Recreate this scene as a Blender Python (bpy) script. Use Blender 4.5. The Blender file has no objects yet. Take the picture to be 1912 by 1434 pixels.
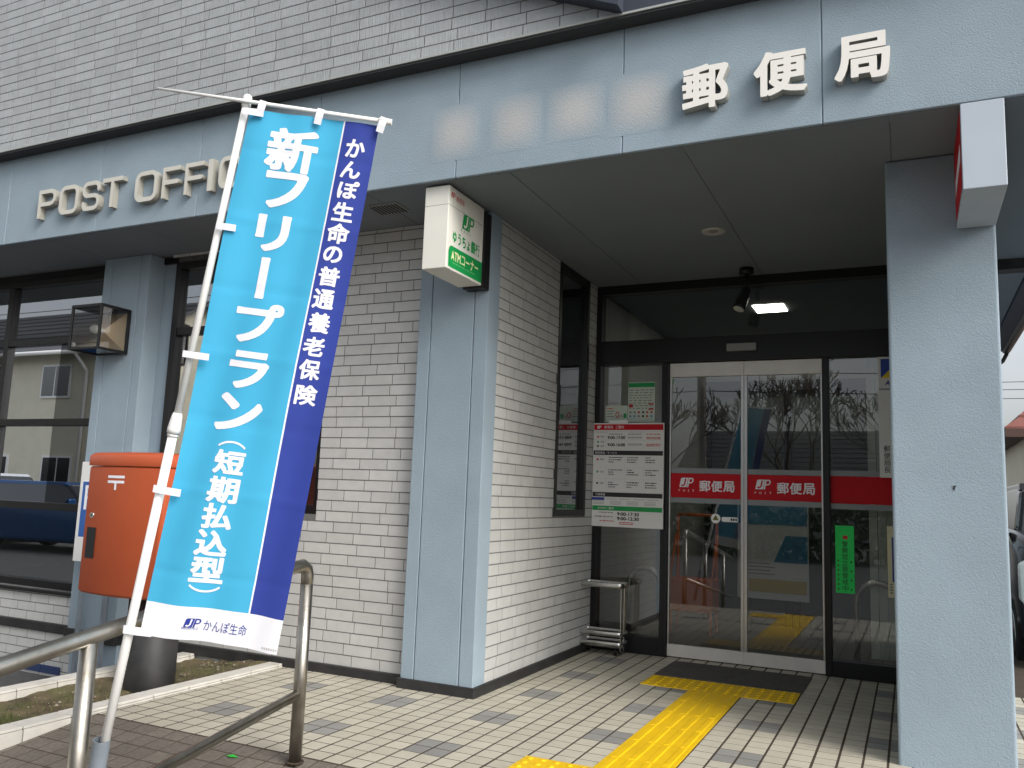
import bpy, bmesh, math, random
import numpy as np
from mathutils import Vector, Matrix
R = math.radians
rnd = random.Random(7)
SC = bpy.context.scene
COL = SC.collection

# ------------------------------------------------------------------ camera, sky, sun, exposure
CAM = Vector((1.9171, -3.3445, 1.1052))
YAW, PIT, ROL, FPX = 0.446264, 0.133348, 0.037405, 1559.03
_r = Vector((math.cos(YAW), math.sin(YAW), 0))
_f = Vector((-math.sin(YAW) * math.cos(PIT), math.cos(YAW) * math.cos(PIT), math.sin(PIT)))
_u = _r.cross(_f)
cr_, sr_ = math.cos(ROL), math.sin(ROL)
RT, UP, FW = cr_ * _r + sr_ * _u, -sr_ * _r + cr_ * _u, _f
cd = bpy.data.cameras.new('camera')
cd.sensor_width = 36
cd.lens = FPX / 1912 * 36
cd.clip_start = 0.05
cd.clip_end = 2000
cam = bpy.data.objects.new('camera', cd)
COL.objects.link(cam)
M = Matrix((RT, UP, -FW)).transposed().to_4x4()
M.translation = CAM
cam.matrix_world = M
SC.camera = cam

SUN = Vector((0.741, -0.324, 0.588)).normalized()
w = bpy.data.worlds.new('World')
SC.world = w
w.use_nodes = True
nt = w.node_tree
nt.nodes.clear()
sky = nt.nodes.new('ShaderNodeTexSky')
sky.sky_type = 'NISHITA'
sky.sun_disc = False
sky.sun_elevation = math.asin(SUN.z)
sky.sun_rotation = math.atan2(SUN.x, SUN.y)
sky.dust_density = 4.0
sky.air_density = 1.0
hs = nt.nodes.new('ShaderNodeHueSaturation')
hs.inputs['Saturation'].default_value = 0.30
bg = nt.nodes.new('ShaderNodeBackground')
bg.inputs['Strength'].default_value = 0.15
wo = nt.nodes.new('ShaderNodeOutputWorld')
nt.links.new(sky.outputs[0], hs.inputs['Color'])
nt.links.new(hs.outputs[0], bg.inputs[0])
nt.links.new(bg.outputs[0], wo.inputs[0])
sl = bpy.data.lights.new('sun', 'SUN')
sl.energy = 1.1
sl.angle = R(24)
sl.color = (1.0, 0.97, 0.92)
so = bpy.data.objects.new('sun', sl)
COL.objects.link(so)
so.rotation_euler = SUN.to_track_quat('Z', 'Y').to_euler()
so.location = (8, -6, 9)
SC.view_settings.view_transform = 'Standard'
SC.view_settings.look = 'None'
SC.view_settings.gamma = 1.0
SC.view_settings.exposure = 0.58
SC.view_settings.use_curve_mapping = False
SC.cycles.max_bounces = 10
SC.cycles.transparent_max_bounces = 16


# ------------------------------------------------------------------ materials
def srgb(r, g, b):
    def f(c):
        c /= 255.0
        return c / 12.92 if c <= .04045 else ((c + .055) / 1.055) ** 2.4
    return (f(r), f(g), f(b))


MATS = {}


def mat(name, col, rough=.6, metal=0., var=0., vscale=6., bump=0., bscale=60., bdist=.004, island=0.,
        emit=None, spec=.5, detail=4., stretch=None, dirt=0., dirtcol=(.12, .11, .08), dscale=2.5, bump2=None):
    if name in MATS:
        return MATS[name]
    m = bpy.data.materials.new(name)
    m.use_nodes = True
    N, L = m.node_tree.nodes, m.node_tree.links
    p = N['Principled BSDF']
    p.inputs['Base Color'].default_value = (*col, 1)
    p.inputs['Roughness'].default_value = rough
    p.inputs['Metallic'].default_value = metal
    p.inputs['Specular IOR Level'].default_value = spec
    if emit:
        p.inputs['Emission Color'].default_value = (*emit[0], 1)
        p.inputs['Emission Strength'].default_value = emit[1]
    tc = N.new('ShaderNodeTexCoord')
    geo = N.new('ShaderNodeNewGeometry')
    cur = None

    def noise(scale, det=4., st=None):
        n = N.new('ShaderNodeTexNoise')
        n.inputs['Scale'].default_value = scale
        n.inputs['Detail'].default_value = det
        if st:
            mp = N.new('ShaderNodeMapping')
            mp.inputs['Scale'].default_value = st
            L.new(geo.outputs['Position'], mp.inputs[0])
            L.new(mp.outputs[0], n.inputs['Vector'])
        else:
            L.new(geo.outputs['Position'], n.inputs['Vector'])
        return n

    def mulval(src, lo, hi, f0=.3, f1=.7):
        mr = N.new('ShaderNodeMapRange')
        mr.inputs['From Min'].default_value = f0
        mr.inputs['From Max'].default_value = f1
        mr.inputs['To Min'].default_value = lo
        mr.inputs['To Max'].default_value = hi
        L.new(src, mr.inputs[0])
        return mr.outputs[0]
    facs = []
    if var:
        facs.append(mulval(noise(vscale, detail).outputs[0], 1 - var, 1 + var))
    if island:
        oi = N.new('ShaderNodeObjectInfo')
        ad = N.new('ShaderNodeMath')
        L.new(oi.outputs['Random'], ad.inputs[0])
        L.new(geo.outputs['Random Per Island'], ad.inputs[1])
        fr = N.new('ShaderNodeMath')
        fr.operation = 'FRACT'
        L.new(ad.outputs[0], fr.inputs[0])
        facs.append(mulval(fr.outputs[0], 1 - island, 1 + island, 0, 1))
    for fct in facs:
        vm = N.new('ShaderNodeVectorMath')
        vm.operation = 'MULTIPLY' if cur else 'SCALE'
        if cur is None:
            vm.inputs[0].default_value = col
            L.new(fct, vm.inputs['Scale'])
        else:
            vm.operation = 'SCALE'
            L.new(cur, vm.inputs[0])
            L.new(fct, vm.inputs['Scale'])
        cur = vm.outputs[0]
    if dirt:
        n = noise(dscale, 8.)
        fac = mulval(n.outputs[0], 0, dirt, .45, .75)
        mx = N.new('ShaderNodeMix')
        mx.data_type = 'RGBA'
        L.new(fac, mx.inputs['Factor'])
        if cur:
            L.new(cur, mx.inputs['A'])
        else:
            mx.inputs['A'].default_value = (*col, 1)
        mx.inputs['B'].default_value = (*dirtcol, 1)
        cur = mx.outputs['Result']
    if cur:
        L.new(cur, p.inputs['Base Color'])
    if bump:
        n = noise(bscale, 3., stretch)
        b = N.new('ShaderNodeBump')
        b.inputs['Strength'].default_value = bump
        b.inputs['Distance'].default_value = bdist
        L.new(n.outputs[0], b.inputs['Height'])
        if bump2:
            n2 = noise(bump2[0], 2.)
            b2 = N.new('ShaderNodeBump')
            b2.inputs['Strength'].default_value = bump2[1]
            b2.inputs['Distance'].default_value = bump2[2]
            L.new(n2.outputs[0], b2.inputs['Height'])
            L.new(b.outputs[0], b2.inputs['Normal'])
            L.new(b2.outputs[0], p.inputs['Normal'])
        else:
            L.new(b.outputs[0], p.inputs['Normal'])
    MATS[name] = m
    return m


def glass_mat(name, base=.12, tint=(.55, .6, .6), rough=0.0):
    m = bpy.data.materials.new(name)
    m.use_nodes = True
    N, L = m.node_tree.nodes, m.node_tree.links
    N.clear()
    o = N.new('ShaderNodeOutputMaterial')
    mx = N.new('ShaderNodeMixShader')
    tr = N.new('ShaderNodeBsdfTransparent')
    tr.inputs[0].default_value = (*tint, 1)
    gl = N.new('ShaderNodeBsdfGlossy')
    gl.inputs['Roughness'].default_value = rough
    gl.inputs[0].default_value = (.95, .97, 1, 1)
    fr = N.new('ShaderNodeFresnel')
    fr.inputs[0].default_value = 1.5
    ad = N.new('ShaderNodeMath')
    ad.operation = 'ADD'
    ad.use_clamp = True
    ad.inputs[1].default_value = base
    L.new(fr.outputs[0], ad.inputs[0])
    L.new(ad.outputs[0], mx.inputs[0])
    L.new(tr.outputs[0], mx.inputs[1])
    L.new(gl.outputs[0], mx.inputs[2])
    L.new(mx.outputs[0], o.inputs[0])
    MATS[name] = m
    return m


PAINT = (.270, .343, .400)
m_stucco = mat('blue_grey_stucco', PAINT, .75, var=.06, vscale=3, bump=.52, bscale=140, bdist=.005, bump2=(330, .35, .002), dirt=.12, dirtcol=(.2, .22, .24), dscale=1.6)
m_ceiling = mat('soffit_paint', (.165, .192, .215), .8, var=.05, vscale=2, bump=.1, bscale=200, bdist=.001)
m_mortar = mat('mortar_joint', (.14, .14, .136), .9, var=.15, vscale=30)
m_brick = mat('white_brick_tile', (.49, .495, .48), .55, island=.055, var=.05, vscale=14, bump=.5, bscale=14, bdist=.004, stretch=(14, 14, .8), dirt=.1, dirtcol=(.3, .29, .26))
m_brick_up = mat('grey_brick_tile', (.365, .39, .40), .6, island=.07, var=.06, vscale=14, bump=.9, bscale=14, bdist=.006, stretch=(14, 14, .8), dirt=.14, dirtcol=(.2, .2, .19), dscale=1.2)
m_bluetile = mat('blue_brick_tile', (.03, .05, .13), .4, island=.1)
m_black = mat('black_base', (.018, .018, .019), .55, var=.2, vscale=8, dirt=.25, dirtcol=(.09, .085, .08), dscale=9)
m_frame = mat('black_aluminium', (.012, .012, .013), .38, metal=.2, spec=.4)
m_navy = mat('dark_navy_metal', (.035, .045, .065), .6)
m_tile = mat('beige_floor_tile', (.485, .455, .37), .6, island=.075, var=.05, vscale=20, dirt=.22, dirtcol=(.24, .21, .15), dscale=3.0, bump=.15, bscale=250, bdist=.001)
m_tiled = mat('grey_floor_tile', (.255, .25, .235), .6, island=.09, var=.06, vscale=20, bump=.15, bscale=250, bdist=.001)
m_ramp = mat('brown_ramp_tile', (.165, .145, .12), .75, island=.14, var=.22, vscale=60, detail=6, bump=.5, bscale=220, bdist=.002, dirt=.2, dirtcol=(.1, .09, .06), dscale=4)
m_grout = mat('tile_grout', (.05, .036, .022), .95, var=.3, vscale=12)
m_yellow = mat('yellow_tactile_rubber', (.78, .49, .003), .5, var=.07, vscale=7, dirt=.12, dirtcol=(.36, .22, .01), dscale=6)
m_mat = mat('grey_door_mat', (.085, .08, .072), .95, var=.25, vscale=35, bump=.9, bscale=60, bdist=.004, stretch=(.5, 14, 1))
m_kerb = mat('white_kerb_tile', (.62, .60, .55), .7, island=.06, var=.06, vscale=18, dirt=.3, dirtcol=(.25, .22, .15), dscale=5)
m_soil = mat('soil', (.125, .095, .052), .95, var=.45, vscale=9, detail=10, bump=1., bscale=45, bdist=.02, dirt=.7, dirtcol=(.13, .14, .045), dscale=5)
m_stone = mat('pebble', (.22, .19, .14), .85, island=.5, var=.1, vscale=40)
m_grass = mat('weed_leaf', (.085, .10, .03), .8, island=.4)
m_asphalt = mat('asphalt', (.09, .09, .09), .9, var=.2, vscale=30, bump=.4, bscale=150, bdist=.004)
m_steel = mat('stainless_pipe', (.43, .41, .37), .36, metal=1., var=.12, vscale=16, bump=.25, bscale=170, bdist=.002, dirt=.6, dirtcol=(.20, .175, .13), dscale=10)
m_chrome = mat('chrome_bar', (.6, .6, .57), .25, metal=1., var=.1, vscale=14, dirt=.45, dirtcol=(.22, .19, .15), dscale=14)
m_alu = mat('brushed_aluminium', (.74, .71, .66), .42, metal=.35, var=.05, vscale=9)
m_alu2 = mat('silver_stile', (.52, .51, .5), .35, metal=.9)
m_white = mat('white_plastic', (.80, .80, .78), .4)
m_cream = mat('acrylic_white', (.76, .75, .68), .35, var=.03, vscale=4)
m_signwhite = mat('sign_board_white', (.72, .72, .70), .5)
m_red = mat('postal_red', (.50, .010, .018), .6, spec=.2)
m_orange = mat('postbox_vermilion', (.46, .088, .030), .42, var=.05, vscale=5, bump=.06, bscale=300, bdist=.001, dirt=.16, dirtcol=(.33, .08, .035), dscale=5)
m_green = mat('bank_green', (.005, .30, .07), .45)
m_fgreen = mat('fluorescent_green_paper', (.015, .72, .12), .6)
m_ink = mat('black_ink', (.02, .02, .02), .6)
m_greyink = mat('grey_ink', (.2, .2, .2), .6)
m_navyink = mat('navy_ink', (.02, .04, .28), .6)
m_redink = mat('red_ink', (.5, .03, .03), .6)
m_lightgrey = mat('light_grey_print', (.5, .5, .48), .6)
m_letter = mat('ivory_sign_letter', (.82, .80, .75), .45, metal=.0)
m_letterside = mat('sign_letter_bronze', (.43, .425, .39), .45, metal=.35)
m_film = mat('grey_film', (.24, .26, .27), .4)
m_bcyan = mat('banner_cyan_cloth', (.05, .395, .64), .8, var=.05, vscale=3, bump=.12, bscale=500, bdist=.0006)
m_bnavy = mat('banner_blue_cloth', (.022, .045, .29), .8, var=.05, vscale=3, bump=.12, bscale=500, bdist=.0006)
m_bwhite = mat('banner_white_cloth', (.80, .80, .84), .8, bump=.1, bscale=500, bdist=.0006)
m_pvc = mat('grey_pvc_pipe', (.20, .235, .27), .45, var=.12, vscale=12, dirt=.3, dirtcol=(.13, .14, .15), dscale=18)
m_panel = mat('lit_ceiling_panel', (1, 1, 1), .5, emit=((1, .93, .8), 14.0))
m_tube = mat('lit_fluorescent_lamp', (1, 1, 1), .5, emit=((1, .97, .9), 3.0))
m_inwall = mat('interior_wall', (.42, .42, .40), .8, var=.05)
m_infloor = mat('interior_floor', (.16, .15, .14), .5, var=.1)
m_copper = mat('lamp_reflector', (.66, .5, .33), .4, metal=.5)
m_bulb = mat('bulb_glass', (.8, .8, .76), .25)
m_leaf = mat('plastic_leaf_green', (.03, .5, .05), .5)
m_carblack = mat('black_car_paint', (.008, .008, .009), .12, metal=.3)
m_carblue = mat('blue_car_paint', (.015, .07, .2), .15, metal=.2)
m_carwhite = mat('silver_car_paint', (.5, .52, .54), .2, metal=.4)
m_tyre = mat('tyre_rubber', (.015, .015, .015), .85)
m_lens = mat('lamp_lens', (.62, .64, .58), .08, spec=.8)
m_cargla = mat('car_glass', (.015, .018, .02), .04, spec=.9)
m_bark = mat('bark', (.10, .08, .06), .9, var=.3, vscale=8)
m_pole = mat('concrete_pole', (.3, .29, .27), .85, var=.1)
m_wire = mat('wire_black', (.02, .02, .02), .7)
m_hwall = mat('cream_house_wall', (.70, .66, .52), .8, var=.05, vscale=2)
m_hwall2 = mat('grey_house_wall', (.4, .4, .38), .8, var=.05, vscale=2)
m_hroof = mat('red_brown_roof', (.20, .075, .06), .6, island=.12, var=.1, vscale=6)
m_hroof2 = mat('dark_roof', (.07, .07, .075), .6, island=.15)
m_hedge = mat('hedge_leaf', (.05, .08, .025), .8, island=.4)
m_fence = mat('brown_fence', (.09, .05, .04), .7)
m_orangein = mat('orange_panel', (.70, .15, .03), .5)
m_blind = mat('vertical_blind', (.74, .76, .66), .8)
m_blueprint = mat('poster_blue', (.07, .27, .45), .6)
m_yelprint = mat('poster_yellow', (.6, .42, .03), .6)
g_door = glass_mat('door_glass', .075, (.68, .72, .71))
g_win = glass_mat('window_glass', .29, (.50, .55, .56))
g_inner = glass_mat('inner_glass', -.03, (.7, .74, .73))
g_lamp = glass_mat('lamp_glass', .05, (.9, .9, .88))


# ------------------------------------------------------------------ builders
class MB:
    def __init__(s):
        s.v, s.f, s.m, s.sm = [], [], [], []

    def add(s, vs, fs, mi=0, smooth=False):
        o = len(s.v)
        s.v += [tuple(a) for a in vs]
        s.f += [tuple(i + o for i in f) for f in fs]
        s.m += [mi] * len(fs)
        s.sm += [smooth] * len(fs)
        return s

    def box(s, x0, x1, y0, y1, z0, z1, mi=0):
        vs = [(x0, y0, z0), (x1, y0, z0), (x1, y1, z0), (x0, y1, z0), (x0, y0, z1), (x1, y0, z1), (x1, y1, z1), (x0, y1, z1)]
        return s.add(vs, [(3, 2, 1, 0), (4, 5, 6, 7), (0, 1, 5, 4), (1, 2, 6, 5), (2, 3, 7, 6), (3, 0, 4, 7)], mi)

    def quad(s, a, b, c, d, mi=0):
        return s.add([a, b, c, d], [(0, 1, 2, 3)], mi)

    def tube(s, pts, rad, n=12, mi=0, cap=True, smooth=True):
        pts = [Vector(p) for p in pts]
        rad = rad if isinstance(rad, (list, tuple)) else [rad] * len(pts)
        vs, fs = [], []
        ref = None
        for i, p in enumerate(pts):
            d = (pts[min(i + 1, len(pts) - 1)] - pts[max(i - 1, 0)]).normalized()
            if ref is None:
                ref = Vector((0, 0, 1)) if abs(d.z) < .9 else Vector((1, 0, 0))
            a = (ref - d * ref.dot(d)).normalized()
            ref = a
            b = d.cross(a)
            for k in range(n):
                t = 2 * math.pi * k / n
                vs.append(p + rad[i] * (math.cos(t) * a + math.sin(t) * b))
        for i in range(len(pts) - 1):
            for k in range(n):
                k2 = (k + 1) % n
                fs.append((i * n + k, i * n + k2, (i + 1) * n + k2, (i + 1) * n + k))
        s.add(vs, fs, mi, smooth)
        if cap:
            o = len(s.v) - len(vs)
            s.f += [tuple(o + k for k in reversed(range(n))), tuple(o + (len(pts) - 1) * n + k for k in range(n))]
            s.m += [mi, mi]
            s.sm += [False, False]
        return s

    def prism(s, poly, axis, a0, a1, mi=0, smooth=False):
        """poly: 2D points; axis: 'x','y','z' extrude axis"""
        def P(u, v, w):
            return {'x': (w, u, v), 'y': (u, w, v), 'z': (u, v, w)}[axis]
        n = len(poly)
        vs = [P(u, v, a0) for u, v in poly] + [P(u, v, a1) for u, v in poly]
        s.add(vs, [tuple(reversed(range(n))), tuple(range(n, 2 * n))], mi)
        o = len(s.v) - 2 * n
        for k in range(n):
            k2 = (k + 1) % n
            s.f.append((o + k, o + k2, o + n + k2, o + n + k))
            s.m.append(mi)
            s.sm.append(smooth)
        return s

    def build(s, name, mats, parent=None, bevel=0, seg=2, recalc=True):
        me = bpy.data.meshes.new(name)
        me.from_pydata(s.v, [], s.f)
        mats = mats if isinstance(mats, (list, tuple)) else [mats]
        for m in mats:
            me.materials.append(m)
        if any(s.m):
            me.polygons.foreach_set('material_index', s.m)
        if any(s.sm):
            me.polygons.foreach_set('use_smooth', s.sm)
        if recalc:
            bm = bmesh.new()
            bm.from_mesh(me)
            bmesh.ops.recalc_face_normals(bm, faces=bm.faces)
            bm.to_mesh(me)
            bm.free()
        me.update()
        o = bpy.data.objects.new(name, me)
        link(o, parent)
        if bevel:
            b = o.modifiers.new('bevel', 'BEVEL')
            b.width = bevel
            b.segments = seg
            b.limit_method = 'ANGLE'
            b.angle_limit = R(40)
            b.harden_normals = False
        return o


WORLDLOC = {}


def wloc(o):
    t = Vector((0, 0, 0))
    while o:
        t += o.location
        o = o.parent
    return t


def link(o, parent=None):
    COL.objects.link(o)
    if parent:
        o.parent = parent
        o.matrix_parent_inverse = Matrix.Translation(-wloc(parent))
        o.matrix_parent_inverse = Matrix.Translation(Vector((0, 0, 0)) - PW(parent))


def PW(o):
    """world translation of an object (all objects here are only translated or children thereof)"""
    m = o.matrix_basis.copy()
    q = o
    while q.parent:
        m = q.parent.matrix_basis @ q.matrix_parent_inverse @ m if q.parent.parent is None else q.matrix_parent_inverse @ m
        q = q.parent
    return m.translation


def tag(o, label, cat, group=None):
    o['label'] = label
    o['category'] = cat
    if group:
        o['group'] = group
    return o


def thing(name, loc, label, cat, group=None):
    o = bpy.data.objects.new(name, None)
    o.empty_display_size = .1
    o.location = loc
    COL.objects.link(o)
    return tag(o, label, cat, group)


def struct(o):
    o['kind'] = 'structure'
    return o


def stuff(o):
    o['kind'] = 'stuff'
    return o


# ---- text
_glyph = {}


def glyph(txt, bold=0.0, res=3):
    k = (txt, bold, res)
    if k not in _glyph:
        c = bpy.data.curves.new('t', 'FONT')
        c.body = txt
        c.size = 1
        c.offset = bold
        c.resolution_u = res
        c.fill_mode = 'FRONT'
        o = bpy.data.objects.new('t', c)
        COL.objects.link(o)
        dg = bpy.context.evaluated_depsgraph_get()
        me = bpy.data.meshes.new_from_object(o.evaluated_get(dg))
        vs = [(v.co.x, v.co.y) for v in me.vertices]
        fs = [tuple(p.vertices) for p in me.polygons]
        bpy.data.objects.remove(o)
        bpy.data.curves.remove(c)
        bpy.data.meshes.remove(me)
        if vs:
            xs = [v[0] for v in vs]
            ys = [v[1] for v in vs]
            bb = (min(xs), max(xs), min(ys), max(ys))
        else:
            bb = (0, 1, 0, 1)
        _glyph[k] = (vs, fs, bb)
    return _glyph[k]


def bold_glyph(txt, bold, N=64):
    """outline grown by 'bold' em: distance field of the outline, contoured again"""
    k = ('sdf', txt, bold, N)
    if k in _glyph:
        return _glyph[k]
    vs, fs, bb = glyph(txt, 0.0, 4)
    key = {}
    idx = []
    pts = []
    for v in vs:
        kk = (round(v[0], 4), round(v[1], 4))
        if kk not in key:
            key[kk] = len(pts)
            pts.append(v)
        idx.append(key[kk])
    ec = {}
    for f in fs:
        f = [idx[i] for i in f]
        for a, b in zip(f, f[1:] + f[:1]):
            if a != b:
                e = (min(a, b), max(a, b))
                ec[e] = ec.get(e, 0) + 1
    E_ = [e for e, c in ec.items() if c == 1]
    P0 = np.array([pts[a] for a, b in E_])
    P1 = np.array([pts[b] for a, b in E_])
    pad = bold + .03
    x0, x1, y0, y1 = bb[0] - pad, bb[1] + pad, bb[2] - pad, bb[3] + pad
    st = max(x1 - x0, y1 - y0) / N
    nx_, ny_ = int((x1 - x0) / st) + 2, int((y1 - y0) / st) + 2
    gx, gy = np.meshgrid(x0 + st * np.arange(nx_) + 1e-5, y0 + st * np.arange(ny_) + 1.3e-5)
    q_ = np.stack([gx.ravel(), gy.ravel()], 1)
    dmin = np.full(len(q_), 9.0)
    cr = np.zeros(len(q_), int)
    for a, b in zip(P0, P1):
        d = b - a
        t_ = np.clip(((q_ - a) @ d) / (d @ d + 1e-12), 0, 1)
        ee = np.abs(q_ - (a + t_[:, None] * d)) + 1e-9
        dd = (ee[:, 0] ** 5 + ee[:, 1] ** 5) ** .2
        dmin = np.minimum(dmin, dd)
        up = (a[1] > q_[:, 1]) != (b[1] > q_[:, 1])
        if abs(d[1]) > 1e-12:
            cr += up & (q_[:, 0] < a[0] + d[0] * (q_[:, 1] - a[1]) / d[1])
    sd = np.where(cr % 2 == 1, -dmin, dmin) - bold
    sd = sd.reshape(ny_, nx_)
    V, F, vk = [], [], {}

    def vert(kk, p):
        if kk not in vk:
            vk[kk] = len(V)
            V.append(p)
        return vk[kk]
    for j in range(ny_ - 1):
        for i in range(nx_ - 1):
            c = [(i, j), (i + 1, j), (i + 1, j + 1), (i, j + 1)]
            dv = [sd[b, a] for a, b in c]
            if min(dv) > 0:
                continue
            poly = []
            for n_ in range(4):
                a, b = c[n_], c[(n_ + 1) % 4]
                da, db = dv[n_], dv[(n_ + 1) % 4]
                if da <= 0:
                    poly.append(vert(a, (gx[a[1], a[0]], gy[a[1], a[0]])))
                if (da <= 0) != (db <= 0):
                    r_ = da / (da - db)
                    e = (min(a, b), max(a, b))
                    poly.append(vert(e, (gx[a[1], a[0]] * (1 - r_) + gx[b[1], b[0]] * r_, gy[a[1], a[0]] * (1 - r_) + gy[b[1], b[0]] * r_)))
            if len(poly) >= 3:
                F.append(tuple(poly))
    xs = [v[0] for v in V]
    ys = [v[1] for v in V]
    _glyph[k] = (V, F, (min(xs), max(xs), min(ys), max(ys)))
    return _glyph[k]


def put_text(mb, txt, fn, cx, cy, w=None, h=None, bold=0.0, mi=0, rot=0, fit=False, res=3):
    """centre text at (cx,cy) in 2D; scale to height h (and width w if fit); fn maps 2D to 3D"""
    vs, fs, bb = bold_glyph(txt, bold, 56) if bold >= .022 else glyph(txt, 0.0, res)
    bw, bh = bb[1] - bb[0], bb[3] - bb[2]
    mx, my = (bb[0] + bb[1]) / 2, (bb[2] + bb[3]) / 2
    if rot:
        bw, bh = bh, bw
    if fit and w and h:
        sx, sy = w / bw, h / bh
    elif h:
        sx = sy = h / bh
    else:
        sx = sy = w / bw
    out = []
    for x, y in vs:
        x -= mx
        y -= my
        if rot:
            x, y = (y, -x) if rot > 0 else (-y, x)
        out.append(fn(cx + x * sx, cy + y * sy))
    mb.add(out, fs, mi)


def _rr(x0, x1, y0, y1, r, a0, a1, n=6):
    """arc of a rounded corner: centre given by the box corner code"""
    return [((x0 + r * math.cos(R(a0 + (a1 - a0) * k / n))), (y0 + r * math.sin(R(a0 + (a1 - a0) * k / n)))) for k in range(n + 1)]


def _o(x1=1.0):
    r = .26
    p = [(.5, 0)] + _rr(x1 - r, 0, r, 0, r, -90, 0) + _rr(x1 - r, 0, 1 - r, 0, r, 0, 90) + _rr(r, 0, 1 - r, 0, r, 90, 180) + _rr(r, 0, r, 0, r, 180, 270) + [(.5, 0)]
    return p


STROKES = {
    'O': [_o()],
    'P': [[(0, -.3), (0, 1.3)], [(-.3, 1.0), (.7, 1.0)] + _rr(.72, 0, .74, 0, .26, 90, -90) + [(.7, .48), (0, .48)]],
    'S': [[(1.0, .74)] + _rr(.76, 0, .78, 0, .22, 10, 90) + _rr(.24, 0, .76, 0, .24, 90, 270) + _rr(.76, 0, .25, 0, .25, 90, -90) + _rr(.24, 0, .22, 0, .22, 270, 180)],
    'T': [[(-.3, 1.0), (1.3, 1.0)], [(.5, 1.0), (.5, -.3)]],
    'F': [[(0, -.3), (0, 1.3)], [(-.3, 1.0), (1.3, 1.0)], [(0, .5), (.95, .5)]],
    'I': [[(.5, -.3), (.5, 1.3)]],
    'C': [[(1.0, .72)] + _rr(.74, 0, .76, 0, .24, 10, 90) + _rr(.26, 0, .74, 0, .26, 90, 180) + _rr(.26, 0, .26, 0, .26, 180, 270) + _rr(.74, 0, .24, 0, .24, 270, 350)],
    'E': [[(0, -.3), (0, 1.3)], [(-.3, 1.0), (1.3, 1.0)], [(0, .5), (.95, .5)], [(-.3, 0), (1.3, 0)]],
}


def stroke_letter(ch):
    w_ = .165
    k = ('stroke', ch)
    if k in _glyph:
        return _glyph[k]
    asp = .22 if ch == 'I' else 1.0
    segs = []
    for pl in STROKES[ch]:
        segs += list(zip(pl, pl[1:]))
    N = 96
    x0, y0, st = -.2, -.2, 1.4 / N
    gx, gy = np.meshgrid(x0 + st * np.arange(N + 1) + 1e-5, y0 + st * np.arange(N + 1) + 1.3e-5)
    q_ = np.stack([gx.ravel(), gy.ravel()], 1)
    dm = np.full(len(q_), 9.0)
    for a, b in segs:
        a, b = np.array(a), np.array(b)
        d = b - a
        if d @ d < 1e-10:
            continue
        t_ = np.clip(((q_ - a) @ d) / (d @ d), 0, 1)
        e = np.abs(q_ - (a + t_[:, None] * d))
        dm = np.minimum(dm, np.hypot(e[:, 0], e[:, 1]))
    bx = np.maximum(np.abs(q_[:, 0] - .5), np.abs(q_[:, 1] - .5)) - .585
    sd = np.maximum(dm - w_ / 2, bx).reshape(N + 1, N + 1)
    V, F, vk = [], [], {}

    def vert(kk, p):
        if kk not in vk:
            vk[kk] = len(V)
            V.append(p)
        return vk[kk]
    for j in range(N):
        for i in range(N):
            c = [(i, j), (i + 1, j), (i + 1, j + 1), (i, j + 1)]
            dv = [sd[b, a] for a, b in c]
            if min(dv) > 0:
                continue
            poly = []
            for n_ in range(4):
                a, b = c[n_], c[(n_ + 1) % 4]
                da, db = dv[n_], dv[(n_ + 1) % 4]
                if da <= 0:
                    poly.append(vert(a, (gx[a[1], a[0]], gy[a[1], a[0]])))
                if (da <= 0) != (db <= 0):
                    r_ = da / (da - db)
                    e = (min(a, b), max(a, b))
                    poly.append(vert(e, (gx[a[1], a[0]] * (1 - r_) + gx[b[1], b[0]] * r_, gy[a[1], a[0]] * (1 - r_) + gy[b[1], b[0]] * r_)))
            if len(poly) >= 3:
                F.append(tuple(poly))
    xs = [v[0] for v in V]
    ys = [v[1] for v in V]
    _glyph[k] = (V, F, (min(xs), max(xs), min(ys), max(ys)))
    return _glyph[k]


def text_solid(name, txt, mats, parent, x0, x1, z0, z1, yf, depth, bold=.02):
    """raised letter on a wall facing -Y: face at yf, going back depth"""
    vs, fs, bb = stroke_letter(txt) if txt in STROKES else bold_glyph(txt, bold, 110)
    sx, sz = (x1 - x0) / (bb[1] - bb[0]), (z1 - z0) / (bb[3] - bb[2])
    bm = bmesh.new()
    bv = [bm.verts.new((x0 + (x - bb[0]) * sx, yf, z0 + (y - bb[2]) * sz)) for x, y in vs]
    for f in fs:
        try:
            bm.faces.new([bv[i] for i in f])
        except ValueError:
            pass
    bmesh.ops.remove_doubles(bm, verts=bm.verts, dist=1e-5)
    for f in bm.faces:
        f.normal_update()
        if f.normal.y > 0:
            f.normal_flip()
    front = list(bm.faces)
    bnd = [e for e in bm.edges if len(e.link_faces) == 1]
    ret = bmesh.ops.extrude_edge_only(bm, edges=bnd)
    nv = [g for g in ret['geom'] if isinstance(g, bmesh.types.BMVert)]
    for v in nv:
        v.co.y += depth
    for f in bm.faces:
        f.material_index = 0 if f in front else 1
    side = [f for f in bm.faces if f.material_index == 1]
    bmesh.ops.recalc_face_normals(bm, faces=bm.faces)
    me = bpy.data.meshes.new(name)
    bm.to_mesh(me)
    bm.free()
    for m in mats:
        me.materials.append(m)
    o = bpy.data.objects.new(name, me)
    link(o, parent)
    return o


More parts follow.
